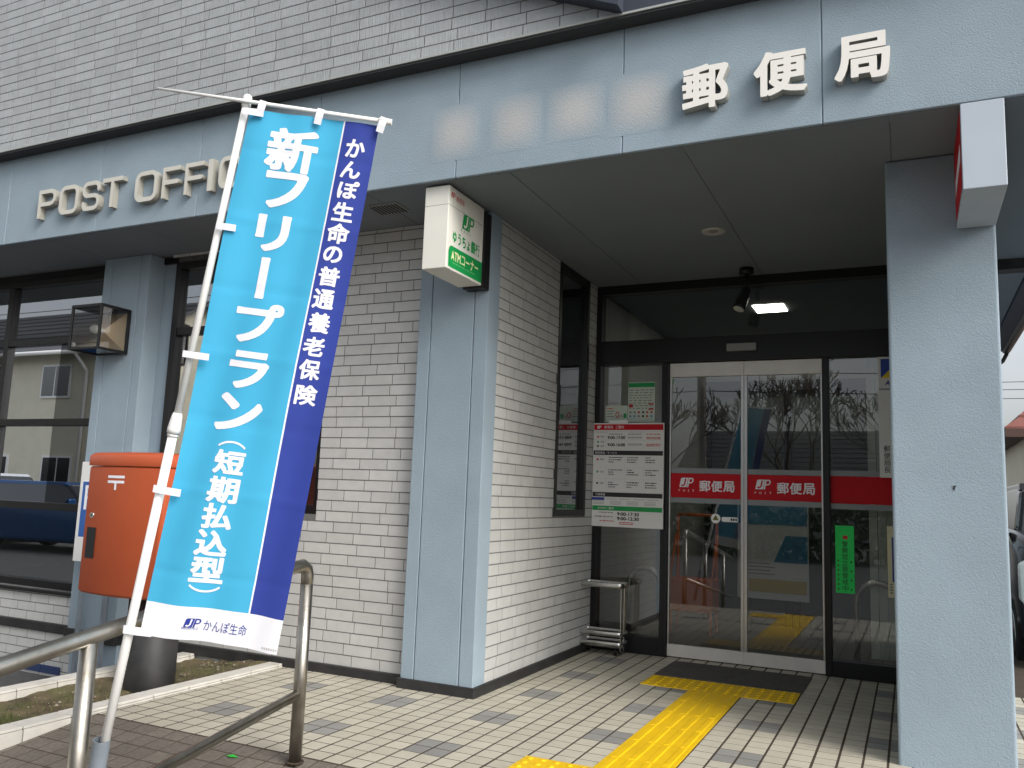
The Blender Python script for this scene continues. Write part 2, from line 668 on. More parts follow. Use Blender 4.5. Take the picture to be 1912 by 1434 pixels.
def stroke(mb, pts, width, fn, mi=0):
    """flat thick polyline in 2D mapped with fn"""
    P = [Vector(p) for p in pts]
    L_, R_ = [], []
    for i, p in enumerate(P):
        d = (P[min(i + 1, len(P) - 1)] - P[max(i - 1, 0)]).normalized()
        nrm = Vector((-d.y, d.x))
        L_.append(p + nrm * width / 2)
        R_.append(p - nrm * width / 2)
    vs = [fn(*p) for p in L_] + [fn(*p) for p in R_]
    n = len(P)
    mb.add(vs, [(i, i + 1, n + i + 1, n + i) for i in range(n - 1)], mi)


def jp_logo(mb, fn, cx, cy, h, ink, paper, lift):
    """the slanted block with a J cut out of it and a P beside it"""
    sl = .20

    def S(x, y, k=0):
        return fn(cx + (x - .72 + sl * y) * h, cy + (y - .5) * h, k)
    blk = [(0, 0), (.78, 0), (.78, 1), (.16, 1), (.05, .96), (0, .86)]
    mb.add([S(x, y) for x, y in blk], [tuple(range(len(blk)))], ink)

    def F1(x, y):
        return S(x, y, lift)
    arc = [(.52, .92), (.52, .42)] + [(.35 + .17 * math.cos(t), .36 + .20 * math.sin(t)) for t in [-.2, -.7, -1.2, -1.7, -2.2, -2.6]]
    stroke(mb, arc, .15, F1, paper)
    bowl = [(.86, 0), (.86, .94), (1.15, .94)] + [(1.15 + .2 * math.cos(t), .71 + .23 * math.sin(t)) for t in [1.2, .8, .3, -.3, -.8, -1.2]] + [(1.15, .48), (.9, .48)]
    stroke(mb, [(.90, 0), (.90, 1.0)], .15, S, ink)
    stroke(mb, bowl[1:], .13, F1, ink)


# chamfered tile/brick of exact size, cached; length L along x, height H along z, protrudes to -y by T (origin at centre of back face)
_bk = {}


def piece_mesh(kind, Lh, H, T, ch, m):
    k = (kind, round(Lh, 3), round(H, 3))
    if k in _bk:
        return _bk[k]
    a, b = Lh / 2, H / 2
    v = [(-a, 0, -b), (a, 0, -b), (a, 0, b), (-a, 0, b), (-a, -T + ch, -b), (a, -T + ch, -b), (a, -T + ch, b), (-a, -T + ch, b),
         (-a + ch, -T, -b + ch), (a - ch, -T, -b + ch), (a - ch, -T, b - ch), (-a + ch, -T, b - ch)]
    f = []
    for i in range(4):
        j = (i + 1) % 4
        f += [(i, j, 4 + j, 4 + i), (4 + i, 4 + j, 8 + j, 8 + i)]
    f.append((8, 9, 10, 11))
    me = bpy.data.meshes.new(kind)
    me.from_pydata(v, [], f)
    me.materials.append(m)
    bm = bmesh.new()
    bm.from_mesh(me)
    bmesh.ops.recalc_face_normals(bm, faces=bm.faces)
    bm.to_mesh(me)
    bm.free()
    _bk[k] = me
    return me


def px(p):
    d = Vector(p) - CAM
    z = d.dot(FW)
    if z < .05:
        return (-9999, -9999, z)
    return (956 + FPX * d.dot(RT) / z, 717 - FPX * d.dot(UP) / z, z)


# all loose bricks gathered here: (wall object, material key, matrix, L, H, area)
BRICKS = []
BL, BH = .203, .0656


def in_poly(x, y, P):
    c = False
    j = len(P) - 1
    for i in range(len(P)):
        if (P[i][1] > y) != (P[j][1] > y) and x < (P[j][0] - P[i][0]) * (y - P[i][1]) / (P[j][1] - P[i][1]) + P[i][0]:
            c = not c
        j = i
    return c


BANNERPX = [(468, 205), (708, 235), (518, 1221), (265, 1183)]


def brick_area(wall, plane, holes, u0, u1, z0, z1, m, rot, base, rows=None, seed=1, clip=None):
    """lay running-bond bricks over a rectangle of a wall. plane(u,z)->xyz ; rot = rotation about Z of the piece"""
    rg = random.Random(seed)
    n = int(math.ceil((z1 - base) / BH))
    Rz = Matrix.Rotation(rot, 4, 'Z')
    for k in range(int((z0 - base) / BH) - 1, n + 1):
        off = rg.random() * BL if k % 2 else (rg.random() * .3 + k * .5 % 1) * BL
        zz0, zz1 = max(base + k * BH, z0), min(base + (k + 1) * BH, z1)
        if zz1 - zz0 < .015:
            continue
        u = u0 - off
        while u < u1:
            a, b = max(u, u0), min(u + BL, u1)
            u += BL
            segs = [(a, b)]
            for (hu0, hu1, hz0, hz1) in holes:
                if zz1 > hz0 + .002 and zz0 < hz1 - .002:
                    ns = []
                    for (p, q) in segs:
                        if q <= hu0 or p >= hu1:
                            ns.append((p, q))
                        else:
                            if p < hu0:
                                ns.append((p, hu0))
                            if q > hu1:
                                ns.append((hu1, q))
                    segs = ns
            for (p, q) in segs:
                if q - p < .02:
                    continue
                c = ((p + q) / 2, (zz0 + zz1) / 2)
                if clip and not clip(*c):
                    continue
                jz = rg.uniform(-.0003, .0003)
                pos = Vector(plane(*c))
                mt = Matrix.Translation(pos) @ Rz @ Matrix.Translation((0, jz, 0))
                L_, H_ = q - p - .0056, zz1 - zz0 - .0068
                x, y, d = px(pos)
                vis = 0 < x < 1912 and 0 < y < 1434 and not in_poly(x, y, BANNERPX)
                x2, y2, _ = px(pos + (Rz @ Vector((.05, 0, 0))))
                x3, y3, _ = px(pos + Vector((0, 0, .05)))
                ar = abs((x2 - x) * (y3 - y) - (y2 - y) * (x3 - x)) * L_ * H_ * 400 if vis else 0
                BRICKS.append((wall, m, mt, L_, H_, ar))


# ================================================================== GROUND
gb = MB()
gb.box(-400, 400, -400, 400, -1.0, -.32)
struct(gb.build('ground', m_asphalt))

# landing slab with tiles
L0, L1, LY0, LY1 = -1.63, 2.75, -.41, 2.80
lb = MB()
lb.box(L0, L1, LY0 + .001, 6.5, -.31, -.0007)
landing = struct(lb.build('landing_floor', m_grout))
TILE = []
yellow = [(.40, 1.30, 1.79, 2.09), (.70, 1.00, -.41, 1.79), (.40, .70, -.19, .11)]
matr = (.40, 1.31, 2.095, 2.63)


def covered(x0, x1, y0, y1):
    cx_, cy_ = (x0 + x1) / 2, (y0 + y1) / 2
    for (a, b, c, d) in yellow:
        if a < cx_ < b and c < cy_ < d:
            return True
    return False


def tile_unit(kind, Lx, Ly, T, ch, m):
    k = (kind, round(Lx, 3), round(Ly, 3))
    if k in _bk:
        return _bk[k]
    a, b = Lx / 2, Ly / 2
    v = [(-a, -b, -T), (a, -b, -T), (a, b, -T), (-a, b, -T), (-a, -b, -ch), (a, -b, -ch), (a, b, -ch), (-a, b, -ch),
         (-a + ch, -b + ch, 0), (a - ch, -b + ch, 0), (a - ch, b - ch, 0), (-a + ch, b - ch, 0)]
    f = []
    for i in range(4):
        j = (i + 1) % 4
        f += [(i, j, 4 + j, 4 + i), (4 + i, 4 + j, 8 + j, 8 + i)]
    f.append((8, 9, 10, 11))
    me = bpy.data.meshes.new(kind)
    me.from_pydata(v, [], f)
    me.materials.append(m)
    _bk[k] = me
    return me


tl = []
for i in range(-17, 28):
    for j in range(-4, 29):
        x0, x1, y0, y1 = i * .1, i * .1 + .1, j * .1, j * .1 + .1
        x0, x1, y0, y1 = max(x0, L0), min(x1, L1), max(y0, LY0), min(y1, LY1)
        if x1 - x0 < .02 or y1 - y0 < .02 or covered(x0, x1, y0, y1):
            continue
        # the wall stands here
        if y0 > .93 and x1 < -.27:
            continue
        if -.74 < (x0 + x1) / 2 < -.28 and y0 > .88:
            continue
        dark = (i % 6 in (5, 0)) and (j % 6 in (5, 0))
        jx = .0064 + (.0016 if i % 6 == 3 else 0)
        tl.append((x0 + jx, x1 - jx * .6, y0 + .0036, y1 - .0036, dark))


def lay(items, name, stuffname, parent, T=.012, zfn=lambda x, y: 0.0, mats=(m_tile, m_tiled), tilt=None, limit=300):
    sc = []
    for it in items:
        cx_, cy_ = (it[0] + it[1]) / 2, (it[2] + it[3]) / 2
        x, y, d = px((cx_, cy_, zfn(cx_, cy_)))
        vis = -20 < x < 1932 and 0 < y < 1450
        if vis and (1675 < x < 1898 or in_poly(x, y, BANNERPX)):
            vis = False
        sc.append((1 / d ** 3 if vis and d > 0 else 0, it))
    sc.sort(key=lambda t: -t[0])
    rest = {0: MB()}
    mbx = MB()
    for n, (a, it) in enumerate(sc):
        x0, x1, y0, y1, dark = it
        cx_, cy_ = (x0 + x1) / 2, (y0 + y1) / 2
        dz = rnd.uniform(-.0003, .0003)
        me = tile_unit(name + ('_dark' if dark else ''), x1 - x0, y1 - y0, T, .0007, mats[1] if dark else mats[0])
        pos = Vector((cx_, cy_, zfn(cx_, cy_) + dz))
        rot = Matrix.Rotation(tilt or 0, 4, 'X') @ Matrix.Rotation(rnd.uniform(-.004, .004), 4, 'Z')
        if n < limit and a > 0:
            o = bpy.data.objects.new(name, me)
            o.matrix_basis = Matrix.Translation(pos) @ rot
            COL.objects.link(o)
            o.parent = parent
        else:
            mm = Matrix.Translation(pos) @ rot
            mbx.add([mm @ v.co for v in me.vertices], [tuple(p.vertices) for p in me.polygons], 1 if dark else 0)
    if mbx.v:
        o = mbx.build(stuffname, list(mats), parent, recalc=False)
        stuff(o)


lay(tl, 'floor_tile', 'floor_tile_field', landing)

# ramp of brown tiles going down towards the street
RS = .12
RY1 = -3.0
rb = MB()
zr = lambda y: (y - LY0) * RS
rb.prism([(LY0, -.0007), (RY1, zr(RY1) - .0007), (RY1, -.33), (LY0, -.33)], 'x', L0, 3.4)
ramp = struct(rb.build('ramp', m_grout))
rt = []
for i in range(-17, 34):
    for j in range(-30, -4):
        x0, x1, y0, y1 = i * .1, i * .1 + .1, j * .1, j * .1 + .1
        if j == -5:
            y1 = LY0
        x0, x1 = max(x0, L0), min(x1, 3.4)
        if x1 - x0 < .02 or zr(y0) < -.322:
            continue
        rt.append((x0 + .0042, x1 - .0032, y0 + .0035, y1 - .0035, False))
lay(rt, 'ramp_tile', 'ramp_tile_field', ramp, zfn=lambda x, y: zr(y) + .001, mats=(m_ramp, m_ramp), tilt=math.atan(RS))

# tactile blocks
def tactile(x0, y0, dots, n):
    b = MB()
    b.box(x0 + .001, x0 + .299, y0 + .001, y0 + .299, -.005, .0035)
    if dots:
        for i in range(5):
            for j in range(5):
                cx_, cy_ = x0 + .03 + i * .06, y0 + .03 + j * .06
                vs, fs = [], []
                for k in range(10):
                    t = k * math.pi / 5
                    vs.append((cx_ + .0145 * math.cos(t), cy_ + .0145 * math.sin(t), .0035))
                for k in range(10):
                    t = k * math.pi / 5
                    vs.append((cx_ + .009 * math.cos(t), cy_ + .009 * math.sin(t), .0085))
                fs = [(k, (k + 1) % 10, 10 + (k + 1) % 10, 10 + k) for k in range(10)] + [tuple(range(10, 20))]
                b.add(vs, fs)
    else:
        for i in range(4):
            cx_ = x0 + .0375 + i * .075
            a, c = .0175, .0125
            ya, yb = y0 + .006, y0 + .294
            vs = [(cx_ - a, ya, .0035), (cx_ + a, ya, .0035), (cx_ + a, yb, .0035), (cx_ - a, yb, .0035),
                  (cx_ - c, ya + .004, .0068), (cx_ + c, ya + .004, .0068), (cx_ + c, yb - .004, .0068), (cx_ - c, yb - .004, .0068)]
            b.add(vs, [(0, 1, 5, 4), (1, 2, 6, 5), (2, 3, 7, 6), (3, 0, 4, 7), (4, 5, 6, 7)])
    return b.build('tactile_block', m_yellow, landing)


for k in range(3):
    tactile(.40 + .3 * k, 1.79, True, k)
for k in range(7):
    y0 = 1.49 - .3 * k
    if y0 > -.4:
        tactile(.70, y0, False, k)
tactile(.40, -.19, True, 9)
tactile(.70, -.41 + .09, True, 9) if False else None

# door mat
dm = MB()
dm.box(*matr, .0, .008)
tag(dm.build('door_mat', m_mat, bevel=.003), 'dark grey ribbed mat lying between sliding doors and yellow paving', 'door mat')

# kerbs and planting bed
def kerb(name, xf, xb, y0, y1, z, step, lab):
    t = thing(name, ((xf + xb) / 2, (y0 + y1) / 2, z - .2), lab, 'kerb')
    b = MB()
    b.box(xb + .006, xf - .006, y0, y1, -.32, z - .012)
    b.build('kerb_core', m_grout, t)
    y = y0
    while y < y1 - .01:
        ye = min(y + step, y1)
        p = MB()
        p.box(xb, xf, y + .003, ye - .003, z - .012, z + rnd.uniform(-.001, .001))
        p.box(xf - .006, xf + .004, y + .003, ye - .003, -.30, z - .014)
        p.box(xb - .004, xb + .006, y + .003, ye - .003, -.30, z - .014)
        p.build('kerb_tile', m_kerb, t, bevel=.002)
        y = ye
    return t


kerb('planter_kerb', -1.634, -1.735, -2.9, .925, .022, .2365, 'white tiled kerb between the beige paving and the planting bed')
kerb('planter_kerb', -2.37, -2.47, -2.9, .925, .0, .2365, 'white tiled kerb on the far side of the planting bed, behind the post box')
sb = MB()
nx, ny = 16, 90
vs = []
for j in range(ny + 1):
    for i in range(nx + 1):
        x = -2.37 + (.635) * i / nx
        y = -2.9 + 3.83 * j / ny
        z = -.055 + .03 * math.sin(3.1 * y + 2 * x) * math.sin(5 * x + y) + rnd.uniform(-.008, .008) + max(0, y - .3) * .09 - .02 * (1 - abs(i / nx * 2 - 1))
        vs.append((x, y, z))
sb.add(vs, [(j * (nx + 1) + i, j * (nx + 1) + i + 1, (j + 1) * (nx + 1) + i + 1, (j + 1) * (nx + 1) + i) for j in range(ny) for i in range(nx)], 0, True)
struct(sb.build('planting_bed_soil', m_soil))


def soil_z(x, y):
    return -.055 + .03 * math.sin(3.1 * y + 2 * x) * math.sin(5 * x + y) + max(0, y - .3) * .09 - .01


pb = MB()
for k in range(230):
    x, y = rnd.uniform(-2.35, -1.75), rnd.choice([rnd.uniform(-1.4, .9), rnd.gauss(-.1, .22), rnd.uniform(.35, .9)])
    r = rnd.choice([.004, .005, .006, .008, .013])
    z = soil_z(x, y)
    pts = []
    for (a, b2, c) in ((1, 0, 0), (-1, 0, 0), (0, 1, 0), (0, -1, 0), (0, 0, 1), (0, 0, -1)):
        s_ = r * rnd.uniform(.6, 1.3)
        pts.append((x + a * s_, y + b2 * s_, z + c * s_ * .7))
    pb.add(pts, [(0, 2, 4), (2, 1, 4), (1, 3, 4), (3, 0, 4), (2, 0, 5), (1, 2, 5), (3, 1, 5), (0, 3, 5)])
o = stuff(pb.build('bed_gravel', m_stone))
tag(o, 'small pale stones scattered over the soil of the planting bed', 'gravel')
gbm = MB()
for k in range(2600):
    if rnd.random() < .55:
        x, y = rnd.gauss(-2.05, .07), rnd.gauss(-.62, .05)
        if rnd.random() < .6:
            x, y = rnd.uniform(-2.33, -1.77), rnd.uniform(-1.5, .85)
    else:
        x, y = rnd.uniform(-2.33, -1.77), rnd.uniform(-1.5, .85)
    z = soil_z(x, y)
    t = rnd.uniform(0, 6.28)
    h = rnd.uniform(.006, .026)
    dx, dy = .0022 * math.cos(t), .0022 * math.sin(t)
    lx, ly = rnd.uniform(-.014, .014), rnd.uniform(-.014, .014)
    gbm.add([(x - dx, y - dy, z - .004), (x + dx, y + dy, z - .004), (x + lx, y + ly, z + h)], [(0, 1, 2)])
o = stuff(gbm.build('bed_grass', m_grass, recalc=False))
tag(o, 'short sparse weeds and grass growing on the planting bed', 'grass')

# ================================================================== POST OFFICE BUILDING
B = thing('post_office_building', (0, 2.8, 0), 'blue-grey stucco and white brick post office with recessed glazed entrance porch', 'building')
YC, YF, YW, YD = .876, .342, .945, 2.79
ZS, ZT = 2.768, 3.43
XS = -.274


def part(mb, name, m, bevel=0, parent=B, **k):
    return mb.build(name, m, parent, bevel=bevel, **k)


# fascia panels
fj = [-6.75, -5.83, -4.91, -3.953, -3.001, -2.091, -1.16, -.227, .695, 1.609, 2.53, 2.80]
for a, b in zip(fj, fj[1:]):
    q = MB()
    q.box(a + .0018, b - .0018, YF, YF + .022, ZS, ZT)
    part(q, 'fascia_panel', m_stucco, .004)
q = MB()
q.box(-6.74, 2.79, YF + .008, YF + .1, ZS + .004, ZT - .01)
part(q, 'fascia_backing', mat('joint_sealant', (.21, .255, .295), .8))
# side fascia of the right eave
q = MB()
q.box(2.68, 2.80, YF + .125, 6.35, ZS - .02, ZT - .3)
part(q, 'side_fascia', m_navy, .004)
q = MB()
q.tube([(2.835, .5, ZS + .01), (2.835, 6.36, ZS - .0)], .045, 10)
q.tube([(2.835, 6.28, ZS), (2.835, 6.34, ZS - .05), (2.80, 6.36, ZS - .12), (2.76, 6.34, ZS - .15)], .02, 8)
part(q, 'gutter', m_frame)
# soffit boards
cj = [-6.7, -5.32, -4.42, -3.52, -2.62, -1.72, -.82, .08, .983, 1.874, 2.70]
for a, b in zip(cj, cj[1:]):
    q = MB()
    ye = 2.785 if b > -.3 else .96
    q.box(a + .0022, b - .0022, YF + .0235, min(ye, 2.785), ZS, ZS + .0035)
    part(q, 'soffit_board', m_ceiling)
q = MB()
q.box(-6.7, 2.7, YF + .101, 2.785, ZS + .0036, ZS + .03)
part(q, 'soffit_backing', m_mortar)
q = MB()
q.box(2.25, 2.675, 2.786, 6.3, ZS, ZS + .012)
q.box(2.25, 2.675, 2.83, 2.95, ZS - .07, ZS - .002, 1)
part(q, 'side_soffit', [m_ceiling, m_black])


# columns
def column(x0, x1):
    q = MB()
    q.box(x0 + .01, x1, YC + .03, 1.02, -.4, ZS)
    w = x1 - x0
    for a, b in ((0, .185), (.185, .805), (.805, 1)):
        q.box(x0 + a * w + (.0025 if a else 0), x0 + b * w - (.0025 if b < 1 else 0), YC, YC + .035, .05, ZS - .001)
    return part(q, 'column', m_stucco, .004)


column(-.741, XS)
column(-3.555, -3.075)
for (x0, x1) in ((-.741, XS), (-3.555, -3.075)):
    q = MB()
    q.box(x0 - .016, x1 + .016, YC - .014, 1.0, -.02, .056)
    part(q, 'column_base', m_black, .003)
# right pillar
q = MB()
q.box(1.843, 2.297, YC, 1.32, -.02, ZS - .001)
part(q, 'pillar', m_stucco, .012, seg=3)

# ---- brick walls
q = MB()
q.box(-2.93, -.70, YW + .004, 1.10, -.4, .945)
q.box(-1.47, -.70, YW + .004, 1.10, .945, ZS)
q.box(-2.93, -1.47, YW + .06, 1.10, 2.72, ZS)
bw_front = part(q, 'front_brick_wall', m_mortar)
q = MB()
q.box(-.55, XS - .004, .95, 1.965, -.02, ZS)
q.box(-.55, XS - .004, 1.965, 2.575, -.02, .98)
q.box(-.55, XS - .004, 2.575, 2.75, -.02, ZS)
bw_side = part(q, 'porch_brick_wall', m_mortar)
q = MB()
q.box(-6.75, -3.5, YW + .004, 1.10, -.6, .285)
q.box(-3.5, -2.93, YW + .004, 1.10, -.6, -.03)
bw_left = part(q, 'lower_brick_wall', m_mortar)
UYW = .25
q = MB()
q.box(-9.0, .755, UYW + .004, UYW + .35, ZT, 6.2)
bw_up = part(q, 'upper_brick_wall', m_mortar)

fr_plane = lambda u, z: (u, YW + .004, z)
brick_area(bw_front, fr_plane, [(-2.93, -1.475, .94, 2.73)], -2.93, -.735, .052, ZS, 'w', 0, .052, seed=3)
brick_area(bw_front, fr_plane, [], -2.47, -1.63, -.30, -.008, 'w', 0, .052, seed=4)
sd_plane = lambda u, z: (XS - .004, u, z)
brick_area(bw_side, sd_plane, [(1.965, 2.575, .975, 2.9)], .985, 2.745, .052, ZS, 'w', R(90), .052, seed=5)
brick_area(bw_left, fr_plane, [], -6.7, -3.56, .052, .28, 'w', 0, .052, seed=6)
brick_area(bw_left, fr_plane, [], -6.7, -2.94, -.58, -.012, 'w', 0, .052, seed=8)
ROOFZ = lambda x: 3.412 + (.763 - x) * .426
brick_area(bw_up, lambda u, z: (u, UYW + .004, z), [], -6.9, .76, ZT + .004, 5.2, 'u', 0, ZT + .004, seed=9, clip=lambda u, z: z < ROOFZ(u) + .06)

# black base skirts
q = MB()
q.box(-2.95, -.757, YW - .016, YW + .004, -.012, .05)
part(q, 'base_skirting', m_black)
q = MB()
q.box(-6.7, -3.571, YW - .016, YW + .004, -.012, .05)
part(q, 'base_skirting', m_black)
q = MB()
q.box(XS - .004, XS + .016, 1.0, 2.742, -.01, .056)
part(q, 'base_skirting', m_black)

# upper-wall flashing, dark overhang, gable verge
m_flash = mat('flashing', (.36, .38, .37), .5)
q = MB()
q.box(-9, 3.2, UYW - .012, UYW + .001, ZT - .007, ZT + .004)
part(q, 'wall_flashing', m_flash)
q = MB()
q.box(-9, 3.2, UYW - .004, YF + .06, ZT - .02, ZT - .0075)
part(q, 'overhang_soffit', mat('overhang_dark', (.035, .037, .04), .8))
q = MB()
q.box(.712, 3.2, UYW - .006, UYW + .3, ZT + .0045, 4.6)
part(q, 'dark_upper_cladding', m_navy)
q = MB()
x0, x1 = -8.5, .72
q.add([(x0, .16, ROOFZ(x0)), (x1, .16, ROOFZ(x1)), (x1, 4, ROOFZ(x1)), (x0, 4, ROOFZ(x0)),
       (x0, .16, ROOFZ(x0) + .2), (x1, .16, ROOFZ(x1) + .22), (x1, 4, ROOFZ(x1) + .22), (x0, 4, ROOFZ(x0) + .2)],
      [(0, 1, 2, 3), (4, 5, 6, 7), (0, 1, 5, 4), (1, 2, 6, 5), (2, 3, 7, 6), (3, 0, 4, 7)])
part(q, 'gable_roof', m_navy)
q = MB()
q.box(-6.7, 2.7, YF + .13, 6.4, ZS + .06, ZT - .34)
q.box(.781, 2.6, UYW + .31, 5.0, ZT - .34, 4.5)
part(q, 'roof_slab', m_navy)

# ---- windows
def window(x0, x1, z0, z1, yf, vbars, hbars, fw=.055, name='window', g=g_win):
    q = MB()
    d0, d1 = yf, yf + .07
    q.box(x0, x0 + fw, d0, d1, z0, z1)
    q.box(x1 - fw, x1, d0, d1, z0, z1)
    q.box(x0 + fw, x1 - fw, d0 + .001, d1, z0, z0 + fw)
    q.box(x0 + fw, x1 - fw, d0 + .001, d1, z1 - fw, z1)
    for v in vbars:
        q.box(v - .03, v + .03, d0 + .004, d1 - .004, z0 + fw, z1 - fw)
    for h in hbars:
        q.box(x0 + fw, x1 - fw, d0 + .006, d1 - .006, h - .028, h + .028)
    wdw = part(q, name, m_frame, .003)
    xs = [x0 + fw] + [e for v in vbars for e in (v - .03, v + .03)] + [x1 - fw]
    zs = [z0 + fw] + [e for h in hbars for e in (h - .028, h + .028)] + [z1 - fw]
    for a in range(0, len(xs), 2):
        for b in range(0, len(zs), 2):
            p = MB()
            tl_ = rnd.uniform(-.0008, .0008)
            ym = yf + .038
            p.add([(xs[a] - .004, ym + tl_, zs[b] - .004), (xs[a + 1] + .004, ym - tl_, zs[b] - .004), (xs[a + 1] + .004, ym - tl_, zs[b + 1] + .004), (xs[a] - .004, ym + tl_, zs[b + 1] + .004)], [(0, 1, 2, 3)])
            p.build('pane', g, wdw, recalc=False)
    return wdw


window(-6.68, -3.50, .285, 2.72, 1.0, [-4.82], [2.20, 1.545, .895])
q = MB()
q.box(-6.7, -3.5, YW - .03, 1.0, .262, .284)
part(q, 'window_sill', m_frame, .003)
window(-2.93, -1.475, .945, 2.72, .985, [-2.2], [2.2])
q = MB()
q.box(-6.7, -2.93, 1.0, 1.1, 2.721, ZS)
part(q, 'lintel', m_frame)
q = MB()   # column back returns so the room is closed
q.box(-3.5, -2.93, 1.02, 1.12, -.4, ZS)
part(q, 'wall_pier', m_stucco)

# porch side window (faces +X)
q = MB()
xa, xb_ = XS - .05, XS - .004
y0, y1, z0, z1 = 1.965, 2.575, .98, ZS - .004
fw = .045
q.box(xa, xb_ + .006, y0, y0 + fw, z0, z1)
q.box(xa, xb_ + .006, y1 - fw, y1, z0, z1)
q.box(xa, xb_ + .004, y0 + fw, y1 - fw, z0, z0 + fw)
q.box(xa, xb_ + .004, y0 + fw, y1 - fw, z1 - fw, z1)
sw = part(q, 'porch_side_window', m_frame, .003)
p = MB()
p.add([(xa + .02, y0 + fw, z0 + fw), (xa + .02, y1 - fw, z0 + fw), (xa + .02, y1 - fw, z1 - fw), (xa + .02, y0 + fw, z1 - fw)], [(0, 1, 2, 3)])
p.build('pane', g_win, sw, recalc=False)
q = MB()
q.box(-.56, -.54, 1.7, 2.78, -.02, ZS)
part(q, 'inner_partition', m_inwall)

# ---- entrance screen
def frame_box(*a):
    q = MB()
    q.box(*a)
    return q


q = MB()
q.box(-.33, -.236, YD - .04, YD + .06, 0, ZS)
q.box(.25, .302, YD - .04, YD + .06, 0, 2.143)
q.box(1.383, 1.425, YD - .04, YD + .06, 0, 2.143)
q.box(2.05, 2.15, YD - .04, YD + .06, 0, ZS)
q.box(-.236, 2.05, YD - .039, YD + .059, ZS - .068, ZS)
q.box(-.236, 2.05, YD - .05, YD + .10, 2.1435, 2.325)
q.box(-.236, .25, YD - .038, YD + .058, 0, .125)
q.box(1.425, 2.05, YD - .038, YD + .058, 0, .105)
ent = part(q, 'entrance_frame', m_frame, .003)
q = MB()
q.box(-.45, -.33, 2.745, 2.85, -.02, ZS)
q.box(2.15, 2.25, 1.3, 6.2, -.02, ZS)
part(q, 'end_wall', m_stucco)


def pane(parent, x0, x1, z0, z1, y, tilt=0.0, g=g_door):
    p = MB()
    p.add([(x0, y + tilt, z0), (x1, y - tilt, z0), (x1, y - tilt, z1), (x0, y + tilt, z1)], [(0, 1, 2, 3)])
    return p.build('pane', g, parent, recalc=False)


pane(ent, -.24, .254, .12, 2.147, YD)
pane(ent, 1.42, 2.054, .10, 2.147, YD + .004, .001)
pane(ent, -.24, 2.054, 2.32, 2.702, YD)
sens = MB()
sens.box(.735, .945, YD - .078, YD - .051, 2.207, 2.262)
sens.build('door_sensor', mat('sensor_grey', (.28, .28, .27), .5), ent, bevel=.004)

def door_map(yy):
    return lambda x, z, k=0: (x, yy - .001 * k, z)


def door_leaf(x0, x1, y, stile_left):
    p = MB()
    tl_ = rnd.uniform(-.0006, .0006)
    p.add([(x0 + .01, y + tl_, .09), (x1 - .01, y - tl_, .09), (x1 - .01, y - tl_, 2.037), (x0 + .01, y + tl_, 2.037)], [(0, 1, 2, 3)])
    d = part(p, 'sliding_door', g_door, recalc=False)
    for nm, z0, z1 in (('top_rail', 2.035, 2.138), ('bottom_rail', .008, .092)):
        q = MB()
        q.box(x0, x1, y - .018, y + .018, z0, z1)
        q.build(nm, m_alu, d, bevel=.002)
    for a, b in ((x0, x0 + (.022 if stile_left else .012)), (x1 - (.012 if stile_left else .022), x1)):
        q = MB()
        q.box(a, b, y - .016, y + .016, .0925, 2.0345)
        q.build('stile', m_alu2, d, bevel=.002)
    ys = y - .003
    for nm, z0, z1, m in (('red_band', 1.142, 1.319, m_red), ('grey_strip', 1.321, 1.357, m_film), ('grey_strip', 1.104, 1.140, m_film)):
        q = MB()
        q.quad((x0 + .013, ys, z0), (x1 - .013, ys, z0), (x1 - .013, ys, z1), (x0 + .013, ys, z1))
        q.build(nm, m, d, recalc=False)
    fn = door_map(ys - .002)
    cx_ = x0 + .135
    q = MB()
    jp_logo(q, lambda a, b, k: (a, ys - .002 - .001 * k, b), cx_ - .01, 1.252, .068, 0, 1, 1)
    for n_, ch in enumerate('POST'):
        put_text(q, ch, fn, cx_ - .058 + n_ * .034, 1.193, h=.016)
    q.build('band_logo', [m_bwhite, m_red], d, recalc=False)
    q = MB()
    for n_, ch in enumerate('郵便局'):
        put_text(q, ch, fn, cx_ + .215 + (n_ - 1) * .086, 1.229, w=.08, h=.08, bold=.022, fit=True)
    q.build('band_lettering', m_bwhite, d, recalc=False)
    return d


d1 = door_leaf(.305, .8485, YD, False)
d2 = door_leaf(.8495, 1.381, YD + .001, True)
q = MB()
ys = YD - .003
for nm, z0, z1, m in (('red_band', 1.138, 1.322, m_red), ('grey_strip', 1.324, 1.36, m_film), ('grey_strip', 1.10, 1.136, m_film)):
    q = MB()
    q.quad((1.426, ys, z0), (2.045, ys, z0), (2.045, ys, z1), (1.426, ys, z1))
    q.build(nm, m, ent, recalc=False)
# warning sticker on left leaf
q = MB()
c = (.648, 1.0)
n = 24
ys = YD - .004
q.add([(c[0] + .034 * math.cos(k * 2 * math.pi / n), ys, c[1] + .034 * math.sin(k * 2 * math.pi / n)) for k in range(n)], [tuple(range(n))], 0)
q.add([(c[0] - .022, ys - .001, c[1] - .012), (c[0] + .022, ys - .001, c[1] - .012), (c[0], ys - .001, c[1] + .026)], [(0, 1, 2)], 1)
q.box(c[0] - .002, c[0] + .002, ys - .0025, ys - .0015, c[1] - .003, c[1] + .014, 2)
q.add([(c[0] + .043, ys, .985), (c[0] + .05, ys, .979), (c[0] + .15, ys, .979), (c[0] + .157, ys, .985), (c[0] + .157, ys, 1.007), (c[0] + .15, ys, 1.013), (c[0] + .05, ys, 1.013), (c[0] + .043, ys, 1.007)], [tuple(range(8))], 0)
for cx_ in (c[0] + .112, c[0] + .128, c[0] + .145):
    q.box(cx_ - .006, cx_ + .006, ys - .002, ys - .001, .988, 1.004, 2)
q.build('door_sticker', [m_white, mat('olive_ink', (.2, .17, .02), .6), m_ink], d1, recalc=False)

